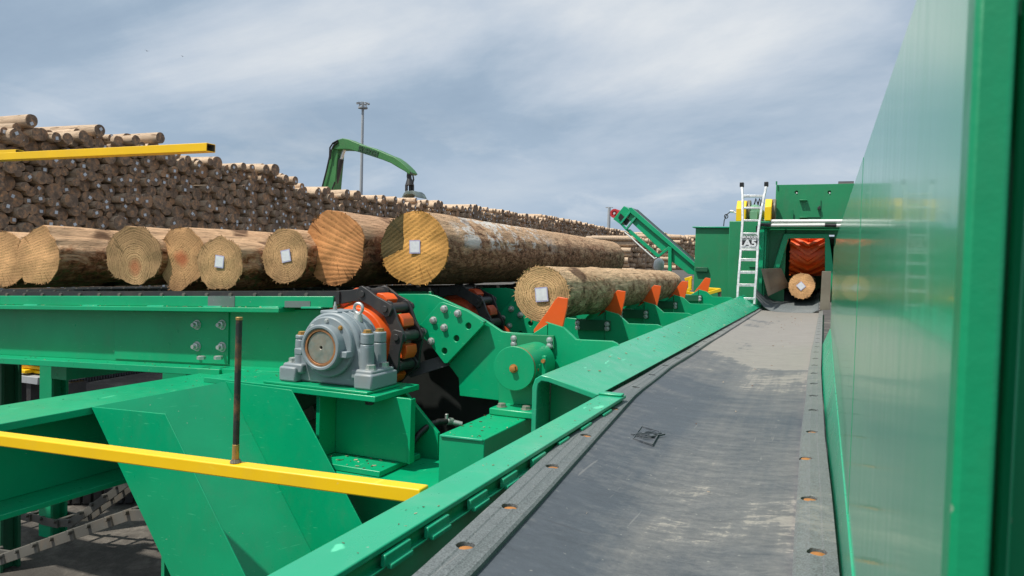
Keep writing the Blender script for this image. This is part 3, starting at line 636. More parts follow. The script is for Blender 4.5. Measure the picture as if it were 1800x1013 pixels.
def chain(k, yc, label):
    t = thing('roller_chain', label, 'chain', (AX, yc, SZ), 'roller chains of the log deck')
    ps = [(AX+math.cos(R_(A0-36*i))*SR, (SZ+0.01)+math.sin(R_(A0-36*i))*SR) for i in range(6)]
    first = (AX-0.16, ZT(AX-0.16)-0.038)
    ps = [first]+ps
    for i, ((xa, za), (xb, zb)) in enumerate(zip(ps, ps[1:])):
        d = V(xb-xa, 0, zb-za); u = d.normalized(); w = V(-u.z, 0, u.x)
        off = 0.0 if i % 2 == 0 else 0.024
        for sgn in (-1, 1):
            y0 = yc+sgn*(0.108+off)-0.011
            A, B = V(xa, y0, za), V(xb, y0, zb); hh = 0.044
            pts = [A-u*0.045+w*0.028, A-u*0.028+w*hh, A+u*0.03+w*hh, A+d*0.5+w*0.038, B-u*0.03+w*hh, B+u*0.028+w*hh, B+u*0.045+w*0.028,
                   B+u*0.045-w*0.028, B+u*0.028-w*hh, B-u*0.03-w*hh, A+d*0.5-w*0.038, A+u*0.03-w*hh, A-u*0.028-w*hh, A-u*0.045-w*0.028]
            mb = MB(); mb.prism(pts, (0, 0.022, 0)); lk = part('link_plate', mb, 'black_steel', t, 0.003)
        mb = MB(); mb.cyl((xb, yc-0.155, zb), (xb, yc+0.155, zb), 0.021, n=18); mb.cyl((xb, yc-0.09, zb), (xb, yc+0.09, zb), 0.036, n=20)
        part('pin', mb, 'black_steel', t, 0.002)
    mb = MB(); slab(mb, XL, first[0]-0.02, -0.027, 0.004, yc-0.13, yc-0.105); slab(mb, XL, first[0]-0.02, -0.027, 0.004, yc+0.105, yc+0.13); slab(mb, -3.0, first[0]+0.02, -0.08, 0.004, yc-0.132, yc-0.106)
    slab(mb, -3.0, first[0]+0.02, -0.08, 0.004, yc+0.106, yc+0.132)
    x = XL
    while x < first[0]-0.1:
        mb.cyl((x, yc-0.142, ZT(x)-0.018), (x, yc+0.142, ZT(x)-0.018), 0.014, n=10, mi=1); mb.cyl((x, yc-0.1, ZT(x)-0.02), (x, yc+0.1, ZT(x)-0.02), 0.018, n=10)
        x += 0.224
    part('top_run', mb, ['black_steel', 'chain_old'], t, 0)
    # slack return run
    E1_, E2_ = U(250, 897, Y=yc if k == 0 else yc), U(0, 985, Y=yc)
    if k == 0: path = [(-2.95, SZ-0.4), (-3.6, -1.25), (E1_.x+1.0, E1_.z+0.16), (E1_.x, E1_.z), (E2_.x, E2_.z), (E2_.x-1.5, E2_.z-0.10), (XL, E2_.z-0.02)]
    else:
        a_, c_ = (U(135, 932, Y=yc), U(0, 952, Y=yc)) if k == 1 else (U(240, 868, Y=yc), U(60, 874, Y=yc))
        path = [(-2.95, SZ-0.4), (-3.6, -1.2), (a_.x+1.2, max(a_.z+0.4, -2.2)), (a_.x, max(a_.z, -3.0)), (c_.x, max(c_.z, -3.02)), (c_.x-2, max(c_.z, -3.02))]
    # resample at link pitch
    P_ = [V(a, yc, c) for a, c in path]; pts = [P_[0]]; seg = 0; cur = P_[0]; step = 0.205
    samples = []
    for a, c in zip(P_, P_[1:]):
        nst = 40
        for i in range(nst): samples.append(a.lerp(c, i/nst))
    for _ in range(2): samples = [samples[0]]+[(samples[i-1]+samples[i]*2+samples[i+1])/4 for i in range(1, len(samples)-1)]+[samples[-1]]
    for s_ in samples:
        if (s_-pts[-1]).length >= step: pts.append(s_)
    mb = MB()
    for i, (a, c) in enumerate(zip(pts, pts[1:])):
        u = (c-a).normalized(); off = 0.0 if i % 2 else 0.02
        for sgn in (-1, 1):
            y0 = sgn*(0.1+off); mb.bar(a-u*0.03+V(0, y0, 0), c+u*0.03+V(0, y0, 0), 0.02, 0.085)
        mb.cyl(a+V(0, -0.16, 0.03), a+V(0, 0.16, 0.03), 0.02, n=10)
    part('return_run', mb, 'chain_old', t, 0.002)
chain(0, YS[0], 'nearest dark roller chain along the deck front, wrapped round the bright orange sprocket')
chain(1, YS[1], 'dark roller chain over the sprocket under the biggest log')
chain(2, YS[2], 'dark roller chain farthest back under the deck logs')

# ------------------------------------------------------------------ bearing housing
bh = thing('bearing_housing', 'grey cast bearing housing with a bare steel shaft end, bolted on a green stand', 'bearing', (-2.785, 3.64, -0.777))
YF = 3.64; bz = -0.777; SX, SZ = -2.785, -0.514
mb = MB(); rg = []
for y, sc in ((YF+0.06, 1.0), (YF+0.30, 1.0)):
    pts = []
    for i in range(33):
        a = math.pi*(1-i/32)*1.0; pts.append(V(SX+math.cos(a)*0.235, y, SZ+math.sin(a)*0.235))
    pts += [V(SX+0.262, y, SZ-0.02), V(SX+0.27, y, bz+0.13), V(SX+0.27, y, bz), V(SX-0.27, y, bz), V(SX-0.27, y, bz+0.13), V(SX-0.262, y, SZ-0.02)]
    rg.append(pts)
mb.loft(rg); body = part('body', mb, 'grey', bh, 0.018)
for sgn in (-1, 1):
    mb = MB(); xa, xb = SX+sgn*0.24, SX+sgn*0.385
    mb.box((xa, YF+0.0, bz), (xb, YF+0.30, bz+0.105)); mb.box((SX+sgn*0.20, YF+0.02, bz+0.06), (SX+sgn*0.37, YF+0.28, bz+0.128))
    ft = part('foot', mb, 'grey', bh, 0.014)
    for yy in (YF+0.075, YF+0.225): bolt((SX+sgn*0.322, yy, bz+0.125), (0, 0, 1), 0.033, bh, 'zinc', h=0.9)
    mb = MB()
    for yy in (YF+0.10, YF+0.24): mb.cyl((SX+sgn*0.272, yy, bz+0.1), (SX+sgn*0.272, yy, SZ+0.03), 0.052, 0.045, n=24); mb.cyl((SX+sgn*0.272, yy, SZ+0.03), (SX+sgn*0.272, yy, SZ+(0.105 if sgn > 0 else 0.06)), 0.045, n=24)
    part('cap_boss', mb, 'grey', bh, 0.008)
    for yy in (YF+0.10, YF+0.24): bolt((SX+sgn*0.272, yy, SZ+(0.105 if sgn > 0 else 0.06)), (0, 0, 1), 0.027, bh, 'brass', h=0.7)
mb = MB(); mb.ring((SX, YF+0.02, SZ), (SX, YF+0.075, SZ), 0.208, 0.14, 48); part('flange_ring', mb, 'grey', bh, 0.01)
mb = MB(); mb.ring((SX, YF-0.05, SZ), (SX, YF+0.04, SZ), 0.156, 0.128, 48); part('cover_ring', mb, 'grey', bh, 0.008)
mb = MB(); mb.ring((SX, YF-0.042, SZ), (SX, YF+0.03, SZ), 0.1275, 0.11, 48); part('seal_ring', mb, 'rust_ring', bh, 0.002)
mb = MB(); mb.ring((SX, YF-0.034, SZ), (SX, YF+0.28, SZ), 0.108, 0.011, 48); mb.cyl((SX, YF-0.012, SZ), (SX, YF+0.0, SZ), 0.02, n=16, mi=1)
part('shaft', mb, ['shaft', 'black_steel'], bh, 0.003)
for a in (50, 90, 132): bolt((SX+math.cos(R_(a))*0.178, YF+0.02, SZ+math.sin(R_(a))*0.178), (0, -1, 0), 0.014, bh, 'brass' if a == 50 else 'zinc')
for a, r in ((-12, 0.178), (192, 0.20)):
    mb = MB(); c = V(SX+math.cos(R_(a))*r, YF+0.02, SZ+math.sin(R_(a))*r); mb.box(c-V(0.032, 0.05, 0.022), c+V(0.032, 0.02, 0.022)); part('lug', mb, 'grey', bh, 0.006)
# eye bolt on top, grease nipple, cap plate
cx, cz = SX+0.135, SZ+0.20
mb = MB(); mb.cyl((cx, YF+0.18, cz-0.03), (cx, YF+0.18, cz+0.02), 0.034, 0.026, n=18)
mb.tube([V(cx+math.cos(t)*0.034, YF+0.18, cz+0.062+math.sin(t)*0.034) for t in [2*math.pi*i/24 for i in range(25)]], 0.011, 10)
part('eye_bolt', mb, 'zinc', bh, 0)
mb = MB(); mb.box((SX-0.10, YF+0.07, SZ+0.215), (SX+0.05, YF+0.29, SZ+0.243)); part('top_pad', mb, 'grey', bh, 0.008)
for k in range(3):
    mb = MB(); yy = YF+0.115+0.07*k; mb.ring((SX, yy, SZ), (SX, yy+0.018, SZ), 0.243, 0.2, 48); part('cooling_rib', mb, 'grey', bh, 0.004)
mb = MB(); mb.cyl((SX-0.045, YF+0.16, SZ+0.24), (SX-0.045, YF+0.16, SZ+0.272), 0.014, n=12); mb.cyl((SX-0.045, YF+0.16, SZ+0.272), (SX-0.045, YF+0.16, SZ+0.30), 0.009, 0.006, n=10)
part('grease_nipple', mb, 'zinc', bh, 0)

bh.scale = (0.9, 0.96, 0.9)
# ------------------------------------------------------------------ sheet slide below the deck
Y1, Y2 = 2.78, 3.50
sl_ = thing('debris_slide', 'folded green sheet metal slide leaning under the deck, behind the yellow rail', 'chute', (-3.0, 3.1, GZ))
def para(Y, a, b, c, d): return [U(*p, Y=Y) for p in (a, b, c, d)]
e = (U(300, 1013, Y=Y1)-U(160, 715, Y=Y1)); e.y = 0; e.normalize()
A1, B1 = U(160, 715, Y=Y1), U(290, 728, Y=Y1)
LEN = 2.05
def down(p): return p+e*LEN
w3 = U(512, 686, Y=Y2)-U(395, 672, Y=Y2)
A3 = V(A1.x, Y2, A1.z); B3 = V(B1.x, Y2, B1.z)
A3 = U(396, 671, Y=Y2); B3 = U(512, 686, Y=Y2)
e3 = (U(565, 1005, Y=Y2)-A3); e3.y = 0; e3.normalize()
mb = MB(); mb.prism([A1, B1, B1+e*LEN, A1+e*LEN], (0, 0.008, 0)); part('near_side_plate', mb, 'green', sl_, 0.002)
mb = MB(); mb.prism([A3, B3, B3+e3*LEN, A3+e3*LEN], (0, 0.008, 0)); part('far_side_plate', mb, 'green', sl_, 0.002)
nf = (A3-A1).cross(e).normalized()*0.008
mb = MB(); mb.prism([A1+V(0.004, 0.01, 0), A3+V(0.004, -0.002, 0), A3+e3*LEN+V(0.004, -0.002, 0), A1+e*LEN+V(0.004, 0.01, 0)], nf); part('floor_plate', mb, 'green', sl_, 0.001)
mb = MB(); p = U(291, 1000, Y=2.95); mb.box((p.x-0.012, 2.93, GZ), (p.x+0.012, 2.97, p.z+0.16)); part('leg', mb, 'green', sl_, 0.003)
# ------------------------------------------------------------------ step feeder: plates with orange stops
DZ = [0, 0.015, 0.035, 0.06, 0.085]; PYS = [4.45, 5.80, 7.20, 8.75, 10.6]
sf = thing('step_feeder', 'row of stepped green plates with upright orange log stops along the belt', 'log feeder', (-1.8, 7.0, GZ))
PY = PYS[0]
big = outl([(690, 524), (700, 517), (752, 517), (765, 520), (820, 545), (850, 562), (882, 583), (900, 585), (936, 587), (962, 570), (962, 706), (875, 704), (808, 696), (806, 665), (795, 650), (768, 616), (735, 586), (700, 560)], PY)
tip = outl([(958, 566), (990, 576), (1012, 597), (1075, 600), (1084, 604), (1093, 617), (1086, 665), (1000, 700), (963, 706), (963, 569)], PY-0.012)
stop = outl([(938, 580), (962, 548), (975, 528), (981, 522), (998, 525), (997, 540), (988, 579), (988, 600), (940, 600)], PY+0.032)
barp = outl([(898, 588), (973, 590), (974, 613), (940, 612), (898, 610)], PY-0.035)
diam = outl([(772, 533), (778, 531), (820, 546), (849, 566), (850, 571), (786, 639), (781, 639), (736, 579), (736, 574)], PY-0.075)
dbolts = [(781, 543), (805, 551), (762, 563), (781, 576), (744, 583), (758, 600)]
dholes = [(825, 573), (804, 595), (783, 617)]
bbolts = [(903, 595), (903, 605), (966, 598), (966, 608)]
for k, (y, dz) in enumerate(zip(PYS, DZ)):
    sh = V(0, y-PY, dz)
    S = lambda P: [p+sh for p in P]
    mb = MB(); mb.prism(S(big), (0, 0.03, 0)); part('fixed_plate', mb, 'green', sf, 0.003)
    mb = MB(); mb.prism(S(tip), (0, 0.035, 0)); part('step_plate', mb, 'green', sf, 0.003)
    mb = MB(); mb.prism([p+V(0.035 if k else 0, 0, 0) for p in S(stop)], (0, 0.018, 0)); part('log_stop', mb, 'orange', sf, 0.003)
    mb = MB(); mb.prism(S(barp), (0, 0.02, 0)); bp = part('tie_bar', mb, 'green_far' if k == 0 else 'green_dark', sf, 0.002)
    for p in bbolts: bolt(U(*p, Y=PY-0.036)+sh, (0, -1, 0), 0.017, sf, h=0.6)
    mb = MB(); mb.prism(S(diam), (0, 0.03, 0)); dp = part('bolt_plate', mb, 'green', sf, 0.003)
    if k < 2:
        mb = MB()
        for p in dholes: c = U(*p, Y=PY-0.06)+sh; mb.cyl(c-V(0, 0.04, 0), c+V(0, 0.045, 0), 0.022, n=24)
        cut(dp, mb)
        mb = MB(); mb.prism([p+V(0, 0.03, 0) for p in S([diam[0]*0.999, diam[3], diam[5], diam[8]])], (0, 0.028, 0)); part('spacer', mb, 'green_dark', sf, 0)
    for p in dbolts: bolt(U(*p, Y=PY-0.076)+sh, (0, -1, 0), 0.021, sf, h=0.95, nut=(k == 1))
mb = MB(); mb.box((-2.4, 4.95, -0.95), (-1.25, 11.0, -0.9)); mb.box((-1.75, 4.6, -1.5), (-1.55, 11.2, -0.96))
for y in (5.0, 7.0, 9.0, 11.0): mb.box((-1.75, y, GZ), (-1.55, y+0.15, -1.5))
part('carrier_frame', mb, 'green_dark', sf, 0)
# pivot drum in front of the first plate
pv = thing('pivot_drum', 'short green pivot drum with an orange centre bolt beside the chute', 'pivot', tuple(U(904, 712, Y=4.05)))
cf = U(903, 648, Y=4.02); rr = 0.133
mb = MB(); mb.cyl(cf+V(0, 0.014, 0), cf+V(0, 0.38, 0), rr*0.96, n=44); part('drum', mb, 'green', pv, 0.004)
mb = MB(); mb.cyl(cf, cf+V(0, 0.012, 0), rr, n=44); mb.ring(cf+V(0, 0.012, 0), cf+V(0, 0.03, 0), rr*0.985, rr*0.9, 44, mi=1); part('end_cap', mb, ['green', 'rust_ring'], pv, 0.003)
bolt(cf-V(0, 0.001, 0), (0, -1, 0), 0.021, pv, 'rust', h=1.0)
mb = MB(); mb.prism(outl([(876, 662), (884, 650), (944, 640), (946, 713), (876, 710)], 4.16), (0, 0.10, 0)); part('pedestal', mb, 'green', pv, 0.004)
for px, py in ((946, 655), (957, 640)):
    p = U(px, py, Y=4.12); mb = MB(); mb.box(p-V(0.012, 0.012, 0.16), p+V(0.012, 0.012, 0.05)); part('keeper_bar', mb, 'green', pv, 0.003)
    mb = MB(); mb.cyl(p+V(0, -0.014, 0.02), p+V(0, -0.03, 0.02), 0.012, n=12); part('keeper_stud', mb, 'rust', pv, 0)
mb = MB(); p0, p1 = U(862, 722, Y=3.99), U(940, 728, Y=3.99); mb.box((p0.x, 3.97, p0.z-0.02), (p1.x, 4.26, p0.z+0.02)); part('foot_plate', mb, 'green', pv, 0.006)
for px, py in ((882, 714), (925, 717)): bolt(V(U(px, py, Y=4.04).x, 4.04, p0.z+0.02), (0, 0, 1), 0.026, pv, 'shaft', h=0.7)
zs = p0.z-0.022
q_0, q_1 = U(772, 764, Z=zs), U(851, 773, Z=zs)
bk = thing('support_box', 'green square box beam stub in front of the pivot drum', 'box beam', tuple(U(815, 800, Z=-1.2)))
q = [U(772, 764, Z=zs), U(851, 773, Z=zs), U(934, 728, Z=zs), U(857, 722, Z=zs)]
mb = MB(); mb.prism([q[0], q[1], V(q[1].x, 4.35, zs), V(q[0].x, 4.35, zs)], (0, 0, -0.42)); part('box_section', mb, 'green', bk, 0.006)
mb = MB(); mb.bar(q[0]+V(0.01, -0.002, -0.004), q[1]+V(-0.005, -0.002, -0.004), 0.014, 0.012); part('weld_bead', mb, 'green_rail', bk, 0.003)
mb = MB(); a = V(q[0].x-0.12, q[0].y-0.02, zs-0.44); mb.box(a, (q[1].x+0.1, 4.35, zs-0.422)); part('base_plate', mb, 'green', bk, 0.003)
mb = MB(); mb.box((q[0].x+0.05, 3.7, GZ), (q[1].x-0.05, 4.2, zs-0.442)); part('leg', mb, 'green_dark', bk, 0)
# hose
hs = thing('hydraulic_hose', 'black hydraulic hose with a silver end fitting curving out of the dark gap', 'hose', tuple(U(722, 792, Y=4.05)))
path = [U(x, y, Y=Y) for x, y, Y in ((716, 798, 4.02), (726, 778, 4.04), (738, 762, 4.08), (754, 748, 4.14), (770, 742, 4.2), (785, 741, 4.26))]
mb = MB(); mb.tube(path, 0.021, 12); part('hose', mb, 'black_rubber', hs, 0)
mb = MB(); mb.cyl(path[-1], U(795, 741, Y=4.31), 0.024, n=14); mb.cyl(U(790, 741, Y=4.29), U(812, 746, Y=4.34), 0.018, n=12); mb.cyl(path[-1]+V(0, 0, 0.0), path[-1]+V(0, 0, 0.05), 0.012, n=10); part('fitting', mb, 'zinc', hs, 0.002)

# ------------------------------------------------------------------ logs
def log_body(mb, L_, r0, r1, sx, sz, seed, lob=0.05, nr=72, bend=0.0, flare=0.04, knot=1.0):
    ny = max(8, int(L_/0.09)); rings = []; rg = random.Random(seed)
    ks = [(rg.uniform(0.3, L_-0.2), rg.uniform(0, 6.28), rg.uniform(0.10, 0.2)) for _ in range(int(L_*1.5))]
    def prof(y, a):
        t = y/L_; r = r0+(r1-r0)*t; r *= 1+flare*math.exp(-y/0.25)
        c, s = math.cos(a), math.sin(a)
        v = 1+lob*noise.noise((c*1.1+seed, s*1.1, y*0.22))+lob*0.6*noise.noise((c*2.6, s*2.6+seed, y*0.5))+0.018*noise.noise((c*8, s*8+seed, y*1.6))+0.016*noise.noise((c*20, s*20+seed, y*5))
        for ky, ka, kw in ks:
            da = (a-ka+math.pi) % (2*math.pi)-math.pi
            v += knot*0.05*math.exp(-((y-ky)/kw)**2-(da/0.45)**2)
        return r*v
    for i in range(ny+1):
        y = L_*i/ny; row = []
        for k in range(nr):
            a = 2*math.pi*k/nr; r = prof(y, a); row.append(V(math.cos(a)*r*sx, y, math.sin(a)*r*sz+bend*math.sin(math.pi*y/L_)))
        rings.append(row)
    mb.loft(rings, smooth=True, cap=False)
    f = [len(mb.v)-nr+i for i in range(nr)]; mb.face(f, 1)
    return rings[0]
def cut_face(mb, rim, seed, tilt=0.0):
    """sawn end: slightly uneven disc with a ragged rim"""
    nr = len(rim); n0 = len(mb.v); rg = random.Random(seed)
    c = sum(rim, V(0, 0, 0))/nr; levels = [1.0, 0.985, 0.8, 0.6, 0.4, 0.2]
    idx = []
    for l in levels:
        row = []
        for i, p in enumerate(rim):
            q = c+(p-c)*l; h = 0.012*noise.noise((q.x*9+seed, 0, q.z*9))+tilt*q.x
            row.append(V(q.x, -0.004+h if l < 0.99 else 0.004, q.z))
        idx.append(mb.add(row))
    cc = mb.add([c+V(0, -0.004, 0)])
    for a, b_ in zip(idx, idx[1:]):
        for i in range(nr): j = (i+1) % nr; mb.face([a+i, a+j, b_+j, b_+i], 0, True)
    for i in range(nr): mb.face([idx[-1]+i, idx[-1]+(i+1) % nr, cc], 0, True)
    # torn fibres round the rim
    for _ in range(46):
        i = rg.randrange(nr); p = rim[i]; out = (p-c).normalized(); tn = V(-out.z, 0, out.x)
        ln = rg.uniform(0.008, 0.03); base = p-out*0.004
        k = mb.add([base+tn*0.006, base-tn*0.006, base+V(0, -0.004, 0), base+out*ln*0.75+V(0, -rg.uniform(0.0, 0.02), 0)+tn*rg.uniform(-0.015, 0.015)])
        mb.face([k, k+1, k+3]); mb.face([k+1, k+2, k+3]); mb.face([k+2, k, k+3])
def deck_log(name, px, py, rx, rz, Y, L_, barkm, cutm, label, seed, tagpx=None, tagrot=0.0, taper=0.9, lob=0.13, taps=0.088, group=None, bend=0.0, knot=1.0, yaw=0.0):
    c = U(px, py, Y=Y); hx = (U(px+rx, py, Y=Y)-U(px-rx, py, Y=Y)).x/2; hz = (U(px, py-rz, Y=Y)-U(px, py+rz, Y=Y)).z/2
    t = thing(name, label, 'log', tuple(c), group); r = max(hx, hz)*0.99
    mb = MB(); rim = log_body(mb, L_, r, r*taper, hx/r, hz/r, seed, lob, bend=bend, flare=0.0, knot=knot)
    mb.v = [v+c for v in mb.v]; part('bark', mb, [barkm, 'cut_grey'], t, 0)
    mb = MB(); cut_face(mb, [V(p.x, 0, p.z) for p in rim], seed); mb.v = [v+c for v in mb.v]; part('cut_end', mb, cutm, t, 0)
    if tagpx: make_tag(t, U(*tagpx, Y=Y-0.022), taps, tagrot)
    t.rotation_euler = (0, 0, yaw)
    print('LOG', name, 'c', [round(v, 2) for v in c], 'hx %.3f hz %.3f bottom %.3f deck %.3f' % (hx, hz, c.z-hz, ZT(c.x)))
    return t
def make_tag(t, p, s, rot):
    ca, sa = math.cos(rot), math.sin(rot); ex, ez = V(ca, 0, sa), V(-sa, 0, ca)
    def rect(w, h, y): return [p+ex*a*w/2+ez*b_*h/2+V(0, y, 0) for a, b_ in ((-1, -1), (1, -1), (1, 1), (-1, 1))]
    mb = MB(); mb.prism(rect(s, s*1.08, 0.008), (0, 0.003, 0), 1); mb.prism(rect(s*0.86, s*0.9, 0.0072), (0, 0.003, 0), 0)
    o = part('tag', mb, ['tag', 'tag_edge'], t, 0); return o
G_ = 'big logs lying side by side on the deck'
deck_log('log', 2, 457, 47, 50, 4.42, 4.2, 'bark_small', 'cut_ochre', 'leftmost deck log, yellowish sawn end cut by the photo edge', 11, group=G_)
deck_log('log', 68, 450, 37, 50, 4.33, 4.2, 'bark_small', 'cut_ochre', 'second deck log from the left with a half-moon sawn end and mossy underside', 23, group=G_, lob=0.2)
deck_log('log', 234, 450, 48, 51, 4.36, 4.2, 'bark_small', 'cut_red2', 'deck log with dark even growth rings and a pink spot low on its end', 37, group=G_, lob=0.17)
deck_log('log', 319, 456, 43, 55, 4.42, 4.2, 'bark_small', 'cut_red', 'untagged deck log with a red heart, pressed against a tagged log on its right', 41, group=G_, lob=0.17)
deck_log('log', 386, 464, 40, 46, 4.31, 4.2, 'bark_small', 'cut_tan', 'tagged deck log third from the right end of the small logs, beside the red-hearted one', 59, (384, 460), -0.1, group=G_, lob=0.17)
deck_log('log', 501, 450, 40, 49, 4.50, 4.2, 'bark_small', 'cut_tan', 'small tagged deck log squeezed left of the big orange fan-sawn log', 67, (501, 450), 0.2, group=G_, lob=0.07)
deck_log('log', 588, 437, 52, 66, 4.62, 4.6, 'bark_red', 'cut_fan', 'big deck log with fanning saw lines on an orange end and no tag', 73, group=G_, lob=0.07)
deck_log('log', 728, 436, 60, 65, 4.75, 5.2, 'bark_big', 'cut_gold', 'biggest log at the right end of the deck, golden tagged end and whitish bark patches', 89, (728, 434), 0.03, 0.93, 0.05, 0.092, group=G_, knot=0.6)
deck_log('log', 952, 517, 48, 49, 4.62, 4.6, 'bark_step', 'cut_step', 'pale log lying alone on the step feeder against the orange stops', 97, (951, 518), 0.12, 0.88, 0.04, 0.09, knot=1.4, yaw=0.012)
# ------------------------------------------------------------------ upper yellow beams (a gantry left of the picture)
for nm, pts, YB, lab in (('yellow_beam', ((-330, 292), (371, 260)), 5.2, 'long yellow hollow steel beam crossing above the deck logs with an open dark end'), ('yellow_beam', ((-330, 283), (35, 268)), 6.2, 'short visible yellow beam end at the left edge, behind the longer one')):
    a, c = U(*pts[0], Y=YB), U(*pts[1], Y=YB); u = (c-a).normalized(); up = V(0, 0, 1); w, h, th = 0.11, 0.078*YB/5.2 if YB < 6 else 0.06, 0.008
    t = thing('yellow_beam', lab, 'beam', tuple(c), 'yellow beams above the deck')
    rg = []
    upv = (V(0, 0, 1)-u*u.z).normalized(); sd = V(0, 1, 0)
    def sq(p, w_, h_): return [p+sd*w_/2*i+upv*h_/2*j for i, j in ((-1, -1), (1, -1), (1, 1), (-1, 1))]
    mb = MB(); mb.loft([sq(a, w, h), sq(c, w, h)], cap=False); mb.loft([sq(c, w-2*th, h-2*th), sq(a, w-2*th, h-2*th)], cap=False, mi=1)
    o, i_ = 4, 12
    for k in range(4): j = (k+1) % 4; mb.face([4+k, 4+j, 8+j, 8+k], 0)
    part('hollow_section', mb, ['yellow', 'dirty_steel'], t, 0.004)
    mb = MB(); mb.box((a.x-0.1, YB-0.08, GZ), (a.x+0.1, YB+0.08, a.z-h/2)); part('post', mb, 'yellow', t, 0.004)
# ------------------------------------------------------------------ log stacks in the yard
PX = -17.0
top_px = [(-60, 196), (0, 205), (58, 206), (66, 232), (100, 232), (175, 222), (200, 240), (280, 240), (300, 262), (365, 284), (395, 290), (480, 290), (525, 322), (545, 332), (600, 336), (690, 345), (720, 350), (775, 356), (860, 362), (930, 374), (1000, 384), (1035, 392)]
TOPZ = sorted([(U(x, y, X=PX).y, U(x, y, X=PX).z) for x, y in top_px])
def pile_mesh(seed):
    mb = MB(); rg = random.Random(seed); nr = 20; L_ = 5.5; rings = []
    for i in range(9):
        y = L_*i/8; row = []
        for k in range(nr):
            a = 2*math.pi*k/nr; c, s = math.cos(a), math.sin(a)
            v = 1+0.09*noise.noise((c*1.2+seed*3, s*1.2, y*0.4))+0.03*noise.noise((c*4, s*4+seed, y))
            row.append(V(c*v, y, s*v))
        rings.append(row)
    mb.loft(rings, smooth=True, cap=False)
    n = mb.add(rings[0]); mb.face([n+i for i in range(nr)], 1); n = mb.add(rings[-1]); mb.face([n+i for i in range(nr)], 1)
    return mb
PM = [pile_mesh(s).mesh('pile_log', ml(['bark_pile', 'cut_grey'])) for s in range(10)]
PMB = [pile_mesh(s) for s in range(10)]
tmb = MB(); tmb.box((-0.5, -0.006, -0.5), (0.5, 0, 0.5)); TAGM = tmb.mesh('tag', ml('tag'))
rg = random.Random(5); cand = []
y = 9.3
while y < 78:
    far_ = y > 34
    dy = 0.285 if not far_ else 0.30
    zt = interp(TOPZ, y); z = GZ+0.15; row = 0
    while z < zt-0.10:
        r = rg.choice([0.085, 0.10, 0.11, 0.12, 0.13, 0.14, 0.15, 0.16, 0.19])*rg.uniform(0.93, 1.07)
        cand.append((y+(0.5 if row % 2 else 0)*dy+rg.uniform(-0.035, 0.035), z+rg.uniform(-0.03, 0.03), r, rg.uniform(-0.14, 0.14)))
        z += 0.248; row += 1
    y += dy
def pack(cs, it=40):
    cs = [list(q_) for q_ in cs]
    for n_ in range(it):
        grid = {}
        for i_, q_ in enumerate(cs): grid.setdefault((int(q_[0]/0.4), int(q_[1]/0.4)), []).append(i_)
        for i_, q_ in enumerate(cs):
            gx, gz = int(q_[0]/0.4), int(q_[1]/0.4)
            for ax_ in (-1, 0, 1):
                for az_ in (-1, 0, 1):
                    for j_ in grid.get((gx+ax_, gz+az_), ()):
                        if j_ <= i_: continue
                        w_ = cs[j_]; dy_, dz_ = w_[0]-q_[0], w_[1]-q_[1]; dd = math.hypot(dy_, dz_) or 1e-4; ov = (q_[2]+w_[2])*1.01-dd
                        if ov > 0:
                            k_ = ov*0.5/dd; q_[0] -= dy_*k_; q_[1] -= dz_*k_; w_[0] += dy_*k_; w_[1] += dz_*k_
    return [tuple(q_) for q_ in cs]
near_ = pack([q_ for q_ in cand if q_[0] < 34]); cand = near_+[q_ for q_ in cand if q_[0] >= 34]
# loose bigger logs crowning the stack, as along its skyline
for px, py, r in ((48, 213, .15), (22, 240, .17), (58, 236, .14), (112, 244, .13), (168, 230, .15), (92, 242, .12), (140, 240, .14), (200, 248, .12), (232, 247, .13), (275, 243, .15), (345, 290, .12), (405, 296, .14), (462, 298, .15), (478, 299, .2), (497, 315, .14), (513, 318, .15), (552, 340, .14), (605, 341, .17), (620, 345, .16), (655, 350, .15), (690, 352, .15), (760, 362, .16)):
    p = U(px, py, X=PX+0.1); cand.append((p.y, p.z, r, 0.25))
def ppx(p):
    c = CAMR.transposed() @ p; return (PW/2+FPX*c.x/-c.z, PH/2-FPX*c.y/-c.z, -c.z)
scored = []
for i, (y, z, r, dx) in enumerate(cand):
    x, yy, d = ppx(V(PX+dx, y, z)); vis = -12 < x < 1080 and yy < (418 if x < 470 else 395)
    scored.append((0 if vis else 1, d/r, i))
scored.sort(); own = set(i for v, d, i in scored[:285] if v == 0)
def pile_rot(i, y):
    q = random.Random(i); return Matrix.Rotation(R_(90)+q.uniform(-0.05, 0.05), 4, 'Z') @ Matrix.Rotation(q.uniform(-0.03, 0.02), 4, 'X') @ Matrix.Rotation(q.uniform(0, 6.28), 4, 'Y')
smb = MB(); n_tag = 0
